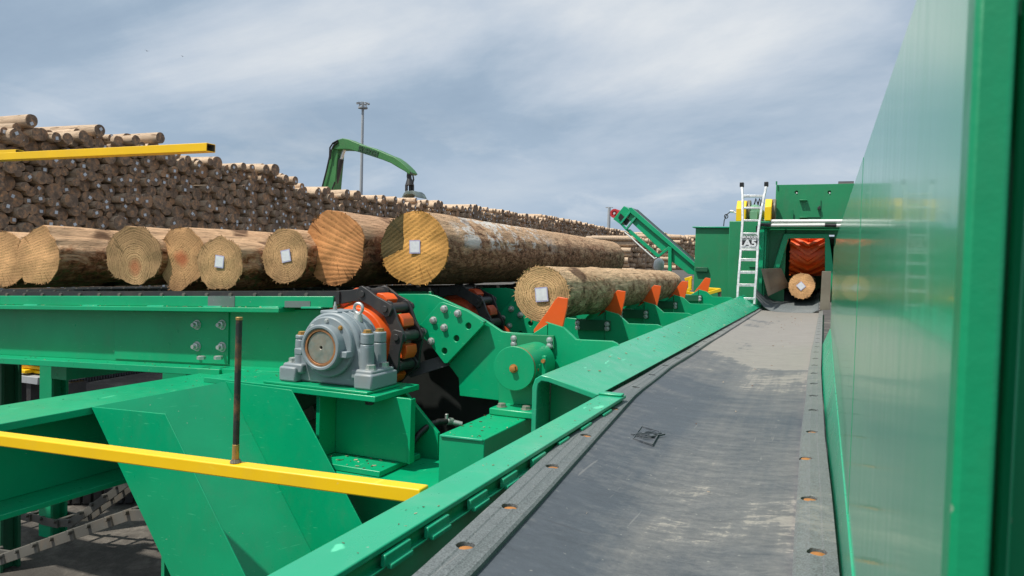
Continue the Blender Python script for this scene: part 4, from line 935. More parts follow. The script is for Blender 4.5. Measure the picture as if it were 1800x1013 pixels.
for i, (y, z, r, dx) in enumerate(cand):
    q = random.Random(i*7+1); p = V(PX+dx, y, z)
    mtx = Matrix.Translation(p) @ pile_rot(i, y) @ Matrix.Diagonal((r, 1, r, 1))
    if i in own:
        o = bpy.data.objects.new('stacked_log', PM[i % 10]); COL.objects.link(o)
        o.matrix_world = mtx; TOPS.append(o); ORI[o.name] = p
        tagged = q.random() < 0.42
        tag(o, 'slim log with a white end tag in the tall stack behind the deck' if tagged else 'slim log with an untagged end in the tall stack behind the deck', 'log',
            'tagged logs in the tall stack' if tagged else 'untagged logs in the tall stack')
        if tagged:
            tg = bpy.data.objects.new('tag', TAGM); COL.objects.link(tg); tg.parent = o
            s = 0.072; tg.location = (q.uniform(-0.4, 0.4), -0.012, q.uniform(-0.4, 0.4)); tg.scale = (s/r, 1, s/r*1.1); tg.rotation_euler = (0, q.uniform(0, 1.5), 0)
    else:
        if y > 30 and z < 0.4: continue
        src = PMB[i % 10]; n0 = len(smb.v)
        if y > 34:     # far ones: fewer faces
            nr = 10; ring0 = [src.v[k] for k in range(0, 20, 2)]; ring1 = [src.v[160+k] for k in range(0, 20, 2)]
            n0 = smb.add([mtx @ v for v in ring0+ring1])
            for k in range(nr): j = (k+1) % nr; smb.face([n0+k, n0+j, n0+nr+j, n0+nr+k], 0, True)
            smb.face([n0+k for k in range(nr)], 1)
        else:
            nr = 20; smb.v += [mtx @ v for v in src.v]
            for f, m_, s_ in zip(src.f, src.m, src.s): smb.face([n0+k for k in f], m_, s_)
for i, (y, z, r, dx) in enumerate(cand):          # tags of the merged logs
    if i in own or random.Random(i*7+1).random() > 0.42 or (y > 30 and z < 0.4): continue
    q = random.Random(i); c = V(PX+dx+0.012, y+q.uniform(-.4, .4)*r, z+q.uniform(-.4, .4)*r); s = 0.04
    mb_n = smb.add([c+V(0.006, -s, -s), c+V(0.006, s, -s), c+V(0.006, s, s), c+V(0.006, -s, s)]); smb.face([mb_n, mb_n+1, mb_n+2, mb_n+3], 2)
o = solo('stacked_logs', smb, ['bark_pile', 'cut_grey', 'tag'], 'mass of slim logs continuing the tall stack into the distance', 'log stack', (PX, 30, GZ), None, 0, 'stuff')
# far stacks seen side-on behind the inclined conveyor
def far_stack(xr_px, Yf, x_left_px, z_px_top, z_px_bot, depth, seed, lab, grp, stuff):
    q = random.Random(seed); xr = U(xr_px, 440, Y=Yf).x; xl = U(x_left_px, 440, Y=Yf).x
    zt = U(xr_px, z_px_top, Y=Yf).z; z = U(xr_px, z_px_bot, Y=Yf).z; zs_ = []
    while z < zt: zs_.append(z); z += 0.30
    for row, z in enumerate(zs_):
        for kk in range(depth):
            r = q.uniform(0.12, 0.17); L_ = (xr-xl)*q.uniform(0.96, 1.03); p = V(xr+q.uniform(-.3, .3), Yf+kk*0.32+(row % 2)*0.16, z+q.uniform(-.05, .05))
            mtx = Matrix.Translation(p) @ Matrix.Rotation(R_(90)+q.uniform(-.01, .01), 4, 'Z') @ Matrix.Rotation(q.uniform(0, 6), 4, 'Y') @ Matrix.Diagonal((r, L_/5.5, r, 1))
            if kk == 0:
                o = bpy.data.objects.new('stacked_log', PM[(row+kk) % 10]); COL.objects.link(o); o.matrix_world = mtx; TOPS.append(o); ORI[o.name] = p; tag(o, lab, 'log', grp)
            else:
                src = PMB[(row+kk) % 10]; n0 = len(stuff.v); nr = 10
                n0 = stuff.add([mtx @ v for v in [src.v[k] for k in range(0, 20, 2)]+[src.v[160+k] for k in range(0, 20, 2)]])
                for k in range(nr): j = (k+1) % nr; stuff.face([n0+k, n0+j, n0+nr+j, n0+nr+k], 0, True)
                stuff.face([n0+k for k in range(nr)], 1)
st_ = MB()
far_stack(1112, 42.0, 1035, 412, 475, 22, 1, 'long pale log seen side-on in the stack left of the inclined conveyor', 'front logs of the far left stack', st_)
far_stack(1196, 52.0, 1118, 416, 470, 20, 2, 'long pale log seen side-on between the inclined conveyor and the green cabinet', 'front logs of the far right stack', st_)
far_stack(1165, 70.0, 1075, 410, 450, 16, 3, 'pale log seen side-on in the farthest stack, under the conveyor head', 'front logs of the farthest stack', st_)
far_stack(1290, 62.0, 1200, 413, 470, 10, 4, 'pale log seen side-on in the stack mostly hidden by the green cabinet', 'front logs of the hidden stack', st_)
solo('stacked_logs', st_, ['bark_pile', 'cut_grey'], 'inner logs of the far stacks behind the inclined conveyor, dark ends showing', 'log stack', (-10, 48, GZ), None, 0, 'stuff')

# ------------------------------------------------------------------ enclosure at the end of the belt
YE = 12.2
en = thing('machine_enclosure', 'green steel machine enclosure with an open hooded mouth at the end of the belt', 'enclosure', tuple(U(1400, 530, Y=YE)))
def pbox(mb, x0, y0, x1, y1, Y, dep, mi=0):
    a, c = U(x0, y0, Y=Y), U(x1, y1, Y=Y); xl, xr = U((x0), (y0+y1)/2, Y=Y).x, U(x1, (y0+y1)/2, Y=Y).x
    zt, zb = U((x0+x1)/2, y0, Y=Y).z, U((x0+x1)/2, y1, Y=Y).z
    mb.box((xl, Y, zb), (xr, Y+dep, zt), mi); return (xl, xr, zb, zt)
mb = MB(); pbox(mb, 1333, 396, 1341, 545, YE, 0.35); pbox(mb, 1333, 391, 1660, 401, YE-0.02, 0.4); pbox(mb, 1341.4, 401.4, 1345, 545, YE+0.08, 0.1)
part('frame', mb, 'green', en, 0.01)
mb = MB(); pbox(mb, 1341, 401.4, 1380, 545, YE+0.42, 0.05); pbox(mb, 1380, 401, 1560, 413, YE+0.42, 0.05); pbox(mb, 1464, 413, 1600, 545, YE+0.42, 0.05)
part('front_panel', mb, 'green_far', en, 0.003)
mb = MB()
hp = [(1378, 411), (1457, 411), (1466, 480), (1456, 545), (1450, 545), (1450, 419), (1386, 419), (1370, 471), (1370, 474), (1358, 474)]
mb.prism(outl(hp, YE+0.25), (0, 0.16, 0)); part('hood_frame', mb, 'green', en, 0.008)
# tunnel behind the mouth
a = U(1370, 419, Y=YE+0.47); c = U(1462, 550, Y=YE+0.47)
mb = MB(); x0, x1, z0, z1 = a.x-0.12, c.x+0.05, c.z, a.z+0.05
mb.box((x0-0.03, YE+0.48, z0), (x0, YE+5, z1)); mb.box((x1, YE+0.48, z0), (x1+0.03, YE+5, z1)); mb.box((x0-0.03, YE+1.45, z1), (x1+0.03, YE+5, z1+0.03)); mb.box((x0-0.03, YE+5, z0), (x1+0.03, YE+5.03, z1+0.03))
part('tunnel_lining', mb, 'green_dark', en, 0)
# ribbed orange roller
rc = U(1420, 448, Y=YE+0.52); rl, rr_ = U(1388, 462, Y=YE+0.52).x, U(1451, 462, Y=YE+0.52).x; RR = 0.31; rx = (rl+rr_)/2
mb = MB(); mb.cyl((rl, rc.y+RR, rc.z), (rr_, rc.y+RR, rc.z), RR-0.03, n=48); rol = part('feed_roller', mb, 'orange', en, 0)
for k in range(14):
    a0 = 2*math.pi*k/14; mb = MB()
    for sgn in (-1, 1):
        path = []
        for i in range(9):
            t = i/8; aa = a0+0.62*t; path.append(V(rx+sgn*(rr_-rx)*t, rc.y+RR-math.cos(aa)*RR, rc.z+math.sin(aa)*RR))
        for p, q_ in zip(path, path[1:]):
            ra = (p-V(p.x, rc.y+RR, rc.z)).normalized(); mb.bar(p-ra*0.02, q_-ra*0.02, 0.04, 0.10, ra)
    part('chevron_rib', mb, 'orange', rol, 0)
mb = MB(); pbox(mb, 1396, 470, 1412, 477, YE+0.8, 0.2); pbox(mb, 1422, 472, 1450, 478, YE+0.9, 0.15); part('cross_bar', mb, 'alu', en, 0.01)
mb = MB(); pbox(mb, 1447, 494, 1456, 506, YE+0.7, 0.2); part('lamp_block', mb, 'red', en, 0.01)
# worn guide plates either side
mb = MB(); q = outl([(1338, 473), (1370, 471), (1384, 505), (1350, 521)], YE-0.35); q[2].y += 0.7; q[1].y += 0.5; mb.prism(q, (0, 0.02, 0)); part('guide_plate', mb, 'dirty_steel', en, 0.003)
mb = MB(); mb.prism(outl([(1445, 477), (1461, 477), (1459, 545), (1441, 545)], YE-0.1), (0, 0.03, 0)); part('guide_plate', mb, 'dirty_steel', en, 0.003)
# white pipe rails along the top edge
for y0, xa, xb in ((389, 1355, 1690), (396, 1355, 1450)):
    mb = MB(); mb.tube([U(xa, y0, Y=YE-0.06), U(xb, y0-0.5, Y=YE-0.06)], 0.026, 12); pr = part('pipe_rail', mb, 'white_pipe', en, 0)
    if y0 == 396:
        mb = MB(); mb.tube([U(1332, 412, Y=YE-0.08), U(1332, 399, Y=YE-0.08), U(1337, 395.5, Y=YE-0.08), U(1355, 396, Y=YE-0.07)], 0.028, 10); mb.tube([U(1450, 396, Y=YE-0.065), U(1470, 396.5, Y=YE-0.065)], 0.03, 10); part('pipe_sleeve', mb, 'black_rubber', pr, 0)
mb = MB(); mb.tube([U(1470, 396.5, Y=YE-0.06), U(1690, 396, Y=YE-0.06)], 0.026, 12); part('pipe_rail', mb, 'white_pipe', en, 0)
# second belt inside the mouth, rising
i0 = U(1345, 541, Y=YE+0.15)
mb = MB(); rows = []
for k in range(9):
    y = YE-0.42+(0.14, 0.36, 0.42, 0.6, 1.0, 1.6, 2.4, 3.2, 4.4)[k]; z = (-0.625, -0.565, -0.53, -0.505, -0.48, -0.45, -0.42, -0.40, -0.38)[k]
    rows.append([V(-0.98, y, z+0.22), V(-0.84, y, z+0.06), V(-0.74, y, z), V(-0.45, y, z-0.02), V(-0.15, y, z), V(-0.06, y, z+0.05)])
stt = [mb.add(r) for r in rows]
for a_, c_ in zip(stt, stt[1:]):
    for i in range(5): mb.face([a_+i, a_+i+1, c_+i+1, c_+i], 0, True)
b2 = solo('inner_belt', mb, 'strip', 'dark troughed belt inside the enclosure mouth, under the tagged log', 'conveyor belt', (-0.45, YE+0.2, -0.7), None, 0)
sd = b2.modifiers.new('thickness', 'SOLIDIFY'); sd.thickness = 0.012; sd.offset = -1
deck_log('log', 1409, 503, 23.5, 22.5, YE-0.05, 3.6, 'bark_small', 'cut_ochre', 'short looking log entering the enclosure mouth with a tilted white tag', 113, (1408, 503), 0.75, 0.95, 0.05, 0.10)

# control cabinets and the gear on top
cb = thing('steel_cabinet', 'low wide green steel cabinet left of the ladder', 'cabinet', tuple(U(1248, 545, Y=12.9)))
mb = MB(); pbox(mb, 1220, 400, 1300, 560, 12.9, 2.0); part('body', mb, 'green_far', cb, 0.01)
mb = MB(); pbox(mb, 1217, 398.5, 1282, 400.5, 12.85, 2.0); part('lid', mb, 'green_rail', cb, 0.004)
mb = MB(); pbox(mb, 1222, 470, 1244, 478, 12.84, 0.05); part('hinge_bracket', mb, 'green_dark', cb, 0.006)
cc_ = thing('steel_cabinet', 'taller green steel cabinet behind the ladder with yellow guards on top', 'cabinet', tuple(U(1308, 545, Y=12.6)))
mb = MB(); pbox(mb, 1279, 389, 1350, 560, 12.6, 2.4); part('body', mb, 'green_far', cc_, 0.01)
mb = MB(); pbox(mb, 1317, 440, 1331, 470, 12.58, 0.03); part('door_panel', mb, 'green_far', cc_, 0.004)
def guard(x0, x1, yt, yb, Y, lab):
    t = thing('pulley_guard', lab, 'guard', tuple(U((x0+x1)/2, yb, Y=Y)), 'yellow guards on the cabinet')
    xl, xr = U(x0, 370, Y=Y).x, U(x1, 370, Y=Y).x; zt, zb = U(x0, yt, Y=Y).z, U(x0, yb, Y=Y).z
    prof = [(0, zb), (0, zt-0.14), (0.12, zt), (0.5, zt), (0.62, zt-0.14), (0.62, zb)]
    mb = MB(); mb.prism([V(xl, Y+a_, z) for a_, z in prof], (xr-xl, 0, 0)); part('cover', mb, 'yellow', t, 0.008)
    mb = MB(); mb.cyl((xr-0.001, Y+0.31, (zt+zb)/2), (xr+0.05, Y+0.31, (zt+zb)/2), 0.2, n=24); part('flange', mb, 'dirty_steel', t, 0.003)
    return t
guard(1294, 1311, 352, 389, 12.8, 'wide yellow pulley guard seen behind the left ladder rail')
guard(1344, 1356, 349, 388, 12.8, 'narrow yellow pulley guard right of the ladder')
mt = thing('electric_motor', 'pale green electric motor between the two yellow guards', 'motor', tuple(U(1326, 388, Y=13.0)))
mc = U(1326, 374, Y=13.0)
mb = MB(); mb.cyl(mc, mc+V(0, 0.6, 0), 0.135, n=28); mb.cyl(mc-V(0, 0.05, 0), mc, 0.10, 0.135, n=28); part('housing', mb, 'motor', mt, 0)
mb = MB(); mb.box(mc+V(-0.13, 0.02, -0.17), mc+V(0.13, 0.58, -0.10)); part('foot', mb, 'motor', mt, 0.005)
mb = MB(); mb.box(mc+V(-0.07, -0.08, -0.12), mc+V(0.06, -0.02, 0.02)); part('terminal_box', mb, 'motor', mt, 0.005)
for dx in (-0.02, 0.04, 0.08):
    mb = MB(); mb.tube([mc+V(dx, 0.1, 0.12), mc+V(dx+0.03, 0.1, 0.25), mc+V(dx+0.06, 0.1, 0.16)], 0.012, 8); part('cable', mb, 'black_rubber', mt, 0)
cam_t = thing('cable_loop', 'thin black looped cable with a white nozzle left of the yellow guards', 'cable', tuple(U(1272, 398, Y=13.0)))
mb = MB(); mb.tube([U(x, y, Y=13.0) for x, y in ((1272, 398), (1273, 388), (1277, 378), (1284, 372), (1290, 372))], 0.008, 8); mb.tube([U(1276.5+3*math.cos(t), 380.5+3.5*math.sin(t), Y=12.98) for t in [i*0.42 for i in range(16)]], 0.008, 8); part('cable', mb, 'black_rubber', cam_t, 0)
mb = MB(); mb.cyl(U(1283.5, 371.5, Y=12.98), U(1289, 372, Y=12.98), 0.022, n=12); mb.cyl(U(1289, 373, Y=12.98), U(1295, 374.5, Y=12.98), 0.012, n=10); part('nozzle', mb, 'alu', cam_t, 0)
tb = thing('steel_hopper', 'big square green steel box standing on top of the enclosure', 'hopper', tuple(U(1440, 388, Y=13.3)))
mb = MB(); xl, xr, zb, zt = pbox(mb, 1363, 324, 1500, 389, 13.3, 2.2); mb2 = MB(); mb2.box((xl, 13.3, zb), (0.75, 15.5, zt)); ho = part('body', mb2, 'green_far', tb, 0.01)
mb = MB()
for px in (1400, 1458): p = U(px, 338.5, Y=13.3); mb.cyl(p-V(0, 0.1, 0), p+V(0, 0.12, 0), 0.026, n=20)
cut(ho, mb)
for px in (1400.5, 1458.5):
    p = U(px, 339.5, Y=13.3); mb = MB(); mb.cyl(p-V(0, 0.01, 0), p+V(0, 0.1, 0), 0.012, n=12); part('plug', mb, 'white_pipe', tb, 0)
for py in (351, 381.5):
    mb = MB(); pbox(mb, 1405, py, 1419, py+1.6, 13.22, 0.075); part('ledge', mb, 'green_far', tb, 0.004)
mb = MB(); pbox(mb, 1442, 352, 1443, 382, 13.285, 0.014); pbox(mb, 1410, 381.8, 1442, 382.6, 13.287, 0.012); part('door_seam', mb, 'green_dark', tb, 0)
mb = MB(); pbox(mb, 1437, 364, 1442, 368.5, 13.24, 0.05); mb.tube([U(1439, 368, Y=13.25), U(1441, 362, Y=13.25)], 0.012, 8); part('latch', mb, 'black_steel', tb, 0.002)
for px, y0, y1 in ((1393, 370, 388), (1364.5, 377, 388), (1365, 319, 325)):
    mb = MB(); mb.tube([U(px, y1, Y=13.26), U(px, y0, Y=13.26)], 0.013, 8); part('stanchion', mb, 'green_far', tb, 0)
p = U(1487, 323, Y=13.6); mb = MB(); mb.cyl(p-V(0.12, 0, 0.03), p+V(0.12, 0, -0.03), 0.07, n=16); part('lifting_lug', mb, 'black_steel', tb, 0)

# ------------------------------------------------------------------ ladder
YL = 11.75
ld = thing('folding_ladder', 'white aluminium ladder leaning on the enclosure with a black and white A5 sign', 'ladder', tuple(U(1311, 530, Y=YL)))
lL = [(1304, 328), (1305.5, 345), (1305.5, 366), (1305.5, 388), (1304, 411), (1302.5, 440), (1301, 458), (1299.5, 478), (1297.5, 502), (1296.5, 525)]
lR = [(1347, 327), (1343, 345), (1339, 366), (1335.5, 388), (1332.5, 411), (1332, 440), (1331, 458), (1330, 479), (1328, 503), (1326, 534)]
def lp(p, k): return U(p[0], p[1], Y=YL+0.30*(1-k/9))
for P_ in (lL, lR):
    mb = MB(); pts = [lp(p, k) for k, p in enumerate(P_)]
    for a_, c_ in zip(pts, pts[1:]): mb.bar(a_, c_+(c_-a_)*0.04, 0.034, 0.075, (0, 1, 0))
    st1 = part('rail', mb, 'alu', ld, 0.004)
    mb = MB(); mb.bar(pts[0]+V(0, 0, 0.06), pts[0]-V(0, 0, 0.01), 0.06, 0.09, (0, 1, 0)); part('end_cap', mb, 'black_rubber', st1, 0.006)
for k, (y0, th) in enumerate([(345, .035), (366, .03), (388, .03), (411, .03), (434.5, .045), (439.5, .03), (457, .045), (479, .045), (501.5, .045), (525, .035)]):
    def xat(P_): return interp([(b_, a_) for a_, b_ in P_], y0)
    kk = (y0-328)/197*9
    mb = MB(); mb.bar(lp((xat(lL), y0), kk), lp((xat(lR), y0), kk), 0.07, th, (0, 0, 1)); part('rung', mb, 'alu', ld, 0.004)
def ypl(y0): return YL+0.30*(1-(y0-328)/197)-0.05
for (y0, y1, mt_) in ((414, 420, 'black_board'), (422.5, 433.5, 'black_board'), (420, 422.2, 'sign_grey')):
    mb = MB(); q = [U(x, y, Y=ypl(424)) for x, y in ((1304.5, y0), (1331.5, y0), (1331, y1), (1304, y1))]; mb.prism(q, (0, 0.01, 0))
    sb = part('sign_board', mb, mt_, ld, 0.001)
    if y0 == 422.5: textmesh('A5', 0.145, 'sign_white', 'lettering', sb, U(1318.5, 428.2, Y=ypl(424)-0.006), (1, 0, 0), (0, 0, 1), 0.003, 0.006, 0.20)
    if y0 == 414: textmesh('BRONOLSEN', 0.06, 'sign_white', 'lettering', sb, U(1318.5, 417.2, Y=ypl(424)-0.006), (1, 0, 0), (0, 0, 1), 0.003, 0.002, 0.235)

# ------------------------------------------------------------------ inclined conveyor
YI = 13.6
ic = thing('inclined_conveyor', 'green inclined conveyor with a red head drum rising to the left behind the step feeder', 'conveyor', tuple(U(1176, 480, Y=YI)))
def zc(pts): return [(1030+x/6.663, 330+y/6.663) for x, y in pts]
for nm, pts, mat_, y0, dep in (
    ('side_plate', [(520, 300), (590, 345), (975, 680), (890, 745), (540, 415), (495, 370)], 'green', 0, 0.03),
    ('side_plate', [(1000, 690), (1270, 918), (1270, 1020), (1200, 1012), (1000, 862)], 'green', 0, 0.03),
    ('top_flange', [(500, 235), (530, 232), (1270, 880), (1270, 928), (590, 352), (524, 300)], 'green', -0.06, 0.09),
    ('head_box', [(445, 215), (525, 268), (400, 428), (318, 368)], 'green', 0.02, 0.5),
    ('brace', [(512, 268), (530, 280), (410, 430), (392, 420)], 'green_rail', -0.05, 0.06),
    ('brace', [(580, 330), (594, 345), (478, 492), (456, 488)], 'green_rail', -0.05, 0.06),
    ('brace', [(392, 420), (412, 412), (480, 480), (462, 496)], 'green', -0.03, 0.05),
    ('lower_strut', [(458, 492), (512, 488), (852, 785), (832, 818)], 'green', -0.02, 0.08),
    ('knee_brace', [(828, 806), (852, 818), (985, 715), (962, 690)], 'green', -0.04, 0.06),
    ('leg', [(962, 685), (1002, 705), (998, 1400), (958, 1400)], 'green', -0.07, 0.06),
    ('belt', [(515, 250), (540, 238), (1270, 885), (1270, 915)], 'black_rubber', 0.04, 0.42)):
    mb = MB(); mb.prism(outl(zc(pts), YI+y0), (0, dep, 0)); part(nm, mb, mat_, ic, 0.004)
mb = MB(); mb.prism([p+V(0, 0.5, 0) for p in outl(zc([(500, 235), (530, 232), (1270, 880), (1270, 1010), (975, 760), (540, 415), (430, 340)]), YI)], (0, 0.03, 0)); part('far_side_plate', mb, 'green_dark', ic, 0)
for pts in ([(405, 300), (450, 345), (420, 400), (375, 355)], [(470, 350), (505, 385), (470, 440), (430, 405)]):
    mb = MB(); mb.prism(outl(zc(pts), YI-0.012), (0, 0.012, 0)); part('access_hole', mb, 'black_shade', ic, 0)
dc = U(1080.5, 375.5, Y=YI+0.05)
mb = MB(); mb.cyl(dc, dc+V(0, 0.42, 0), 0.088, n=28); mb.ring(dc-V(0, 0.02, 0), dc, 0.088, 0.05, 28); dr = part('head_drum', mb, 'red', ic, 0.002)
mb = MB(); mb.cyl(dc-V(0, 0.035, 0), dc+V(0, 0.01, 0), 0.022, n=14); part('drum_axle', mb, 'alu', dr, 0)
mb = MB(); mb.tube([U(1030+x/6.663, 330+y/6.663, Y=YI-0.1) for x, y in ((465, 505), (455, 525), (500, 560), (640, 690), (800, 830), (830, 820))], 0.013, 8); part('grease_line', mb, 'white_pipe', ic, 0)
# yellow access platform by the cabinet
yp = thing('access_platform', 'small yellow steel access platform frame below the low green cabinet', 'platform', tuple(U(1240, 525, Y=11.6)))
for pa_, pb_ in (((1213, 490), (1213, 508)), ((1204, 492), (1217, 488)), ((1228, 507.5), (1266, 510)), ((1266, 510), (1230, 520)), ((1205, 513), (1215, 507)), ((1230, 520), (1200, 512))):
    mb = MB(); mb.bar(U(*pa_, Y=11.6), U(*pb_, Y=11.6 if pb_ != (1230, 520) else 11.3), 0.05, 0.05, (0.1, 1, 0.1)); part('rail', mb, 'yellow', yp, 0.005)
mb = MB(); mb.bar(U(1265, 510, Y=11.6), U(1265, 640, Y=11.6), 0.05, 0.05, (0, 1, 0)); part('post', mb, 'dirty_steel', yp, 0.005)
sk = thing('rubbish_sack', 'small white sack behind the lone log at the foot of the inclined conveyor', 'sack', tuple(U(1158, 472, Y=14.5)))
mb = MB(); c = U(1158, 466, Y=14.5); rgs = []
for i in range(9):
    t = i/8; z = c.z-0.12+0.26*t; rr0 = 0.11*math.sqrt(max(0.02, 1-(2*t-0.9)**2*0.95)); rgs.append([V(c.x+math.cos(a)*rr0*(1+0.12*noise.noise((math.cos(a)*2, math.sin(a)*2, t*3))), c.y+math.sin(a)*rr0, z) for a in [2*math.pi*k/20 for k in range(20)]])
mb.loft(rgs, smooth=True); part('bag', mb, 'white_pipe', sk, 0)

# ------------------------------------------------------------------ material handler boom behind the stack
YX = 30.0
ex_ = thing('material_handler', 'green material handler with a bent boom and grapple reaching over the stack', 'crane', (U(560, 440, Y=YX).x, YX, GZ))
mb = MB(); mb.prism(outl([(556, 372), (563, 345), (569, 315), (577, 285), (583, 262), (588, 252), (594, 258), (594, 268), (592, 290), (590, 312), (588, 335), (586, 372)], YX), (0, 0.55, 0)); part('main_boom', mb, 'boom', ex_, 0.03)
mb = MB(); mb.prism(outl([(583, 262), (586, 252), (592, 246), (602, 243), (613, 245), (622, 249), (636, 254.5), (652, 259), (667, 265), (680, 271), (693, 276), (703, 283), (711, 290), (718, 297), (723, 304), (719, 307), (711, 301), (700, 295), (687, 287), (672, 281), (654, 275), (632, 268), (614, 263), (600, 262.5), (592, 263)], YX-0.08), (0, 0.62, 0)); st2 = part('stick', mb, 'boom', ex_, 0.03)
pt0, pt1 = U(630, 262, Y=YX-0.1), U(664, 273, Y=YX-0.1); dv = pt1-pt0; dv.y = 0
textmesh('SENNEBOGEN', 0.42, 'boom_text', 'lettering', st2, (pt0+pt1)/2, dv, V(-dv.z, 0, dv.x), 0.01, 0.012, dv.length)
mb = MB(); a_, c_ = U(636.5, 258, Y=YX-0.1), U(643, 271, Y=YX-0.1); mb.bar(a_, c_, 0.06, 0.02, (0, 1, 0)); mb.bar(U(636.5, 269, Y=YX-0.1), U(637.5, 259, Y=YX-0.1), 0.06, 0.02, (0, 1, 0)); mb.bar(U(643, 271, Y=YX-0.1), U(644.5, 261, Y=YX-0.1), 0.06, 0.02, (0, 1, 0)); part('emblem', mb, 'boom_text', st2, 0)
mb = MB(); mb.cyl(U(605.5, 263, Y=YX+0.2), U(599, 282, Y=YX+0.2), 0.08, n=14, mi=0); mb.cyl(U(599.5, 280, Y=YX+0.2), U(589.5, 322, Y=YX+0.2), 0.15, n=14, mi=1); part('cylinder', mb, ['alu', 'black_steel'], ex_, 0)
for pth in ([(594, 247), (585, 252), (580, 260), (579.5, 275), (574, 300), (567.5, 325), (562, 350)], [(594, 250), (586, 257), (582, 266), (580.5, 280)], [(721, 303), (726, 309), (727, 316), (725, 324)], [(589, 320), (585, 330), (580, 352)]):
    mb = MB(); mb.tube([U(x, y, Y=YX-0.12) for x, y in pth], 0.04, 8); part('hose', mb, 'black_rubber', ex_, 0)
gp = MB(); gp.tube([U(x, y, Y=YX+0.2) for x, y in ((720, 303), (719, 310), (720, 318))], 0.12, 10); gp.cyl(U(720, 315, Y=YX+0.2), U(720, 326, Y=YX+0.2), 0.13, 0.22, n=16)
for a_ in (-1, 0.2, 1): gp.bar(U(720+a_*5.5, 325, Y=YX+0.2+0.15*a_), U(720+a_*5.5, 337, Y=YX+0.2+0.15*a_), 0.1, 0.12, (0, 1, 0))
part('rotator', gp, 'black_steel', ex_, 0.01)
for sg in (-1, 1):
    mb = MB(); mb.prism([U(720+sg*x, y, Y=YX-0.2) for x, y in ((0, 336), (5, 335), (10, 339), (14, 347), (11, 347), (8, 343), (3, 341), (0, 342))], (0, 0.9, 0)); part('grapple_jaw', mb, 'grey_scuff', ex_, 0.02)
bx = U(572, 372, Y=YX); mb = MB(); mb.box((bx.x-3.0, YX-1.2, GZ+1.2), (bx.x+1.5, YX+1.7, GZ+3.0)); part('upper_carriage', mb, 'boom', ex_, 0.1)
mb = MB(); mb.box((bx.x-3.2, YX-1.6, GZ+0.2), (bx.x+1.8, YX-0.9, GZ+1.1)); mb.box((bx.x-3.2, YX+1.3, GZ+0.2), (bx.x+1.8, YX+2.0, GZ+1.1)); mb.box((bx.x-2, YX-0.9, GZ+0.5), (bx.x+0.8, YX+1.3, GZ+1.2)); part('undercarriage', mb, 'black_steel', ex_, 0.1)

# ------------------------------------------------------------------ light masts
def mast(px0, py0, px1, py1, Y, head, lab):
    top = U(px1, py1, Y=Y); t = thing('light_mast', lab, 'light mast', (top.x, Y, GZ), 'light masts in the yard')
    d = (top-U(px0, py0, Y=Y)).length; sc = Y/1285*1.05
    mb = MB(); base = V(top.x, Y, GZ); mb.cyl(base, top, sc*4.2, sc*2.4, n=16); part('mast', mb, 'lamp_grey', t, 0)
    if head == 'ring':
        mb = MB(); mb.ring(top+V(0, 0, -sc*9), top+V(0, 0, -sc*6.5), sc*9.5, sc*3, 24); mb.ring(top+V(0, 0, sc*1.0), top+V(0, 0, sc*2.5), sc*8.5, sc*7.5, 24)
        for k in range(6):
            a = k*math.pi/3; mb.bar(top+V(math.cos(a)*sc*8, math.sin(a)*sc*8, -sc*8), top+V(math.cos(a)*sc*8, math.sin(a)*sc*8, sc*2), sc*0.9, sc*0.9, (1, 0.2, 0))
        mb.cyl(top, top+V(0, 0, sc*4), sc*2.2, n=12); part('lamp_ring', mb, 'lamp_grey', t, 0)
        for k in range(8):
            a = k*math.pi/4+0.2; c = top+V(math.cos(a)*sc*11, math.sin(a)*sc*11, sc*1.2); o_ = V(math.cos(a), math.sin(a), -0.35).normalized()
            mb = MB(); mb.bar(c-o_*sc*2.6, c+o_*sc*2.6, sc*3.5, sc*1.6, (0, 0, 1)); part('floodlight', mb, 'lamp_grey', t, 0)
    else:
        mb = MB(); mb.bar(top-V(sc*5.5, 0, 0), top+V(sc*5.5, 0, 0), sc*1.6, sc*0.8); part('cross_arm', mb, 'lamp_grey', t, 0)
        for sg in (-1, 1): mb = MB(); mb.bar(top+V(sg*sc*4.8-sc*1.5, 0, -sc*0.6), top+V(sg*sc*4.8+sc*1.5, 0, -sc*0.6), sc*2.5, sc*1.2); part('lamp_head', mb, 'lamp_grey', t, 0)
    return t
mast(635, 335, 638, 183, 62, 'ring', 'tall grey mast with a ring of floodlights standing behind the green boom')
mast(1070, 405, 1071, 364.5, 130, 'arm', 'tiny distant twin-arm lamp mast left of the red conveyor drum')

# ------------------------------------------------------------------ things lying in the yard under the deck
yb = thing('steel_bundle', 'bundle of yellow steel bars on a skid, seen through the gap under the deck', 'steel bundle', (U(80, 674, Z=-2.35).x, U(80, 674, Z=-2.35).y, GZ))
YB9 = U(80, 674, Z=-2.35).y
for i, (x0, x1, y0, y1) in enumerate([(24, 130, 653, 658.5), (28, 128, 646, 651.5), (32, 132, 639.5, 645), (26, 44, 650, 656)]):
    mb = MB(); pbox(mb, x0, y0, x1, y1, YB9-0.05*i, 0.6); part('bar', mb, 'yellow', yb, 0.01)
mb = MB(); pbox(mb, 20, 661, 66, 674, YB9-0.15, 0.9); part('skid', mb, 'lamp_grey', yb, 0.01)
for px in (28, 60, 120):
    p = U(px, 674, Y=YB9); mb = MB(); mb.box((p.x-0.06, YB9-0.1, GZ), (p.x+0.06, YB9+0.3, p.z+0.01)); part('trestle_leg', mb, 'black_steel', yb, 0.005)
tk = thing('track_chain', 'length of dark track chain lying on the dirt under the deck', 'chain', tuple(U(180, 655, Z=GZ)))
P0, P1 = U(104, 662, Z=GZ+0.2), U(262, 637, Z=GZ+0.2); mb = MB(); N_ = 34
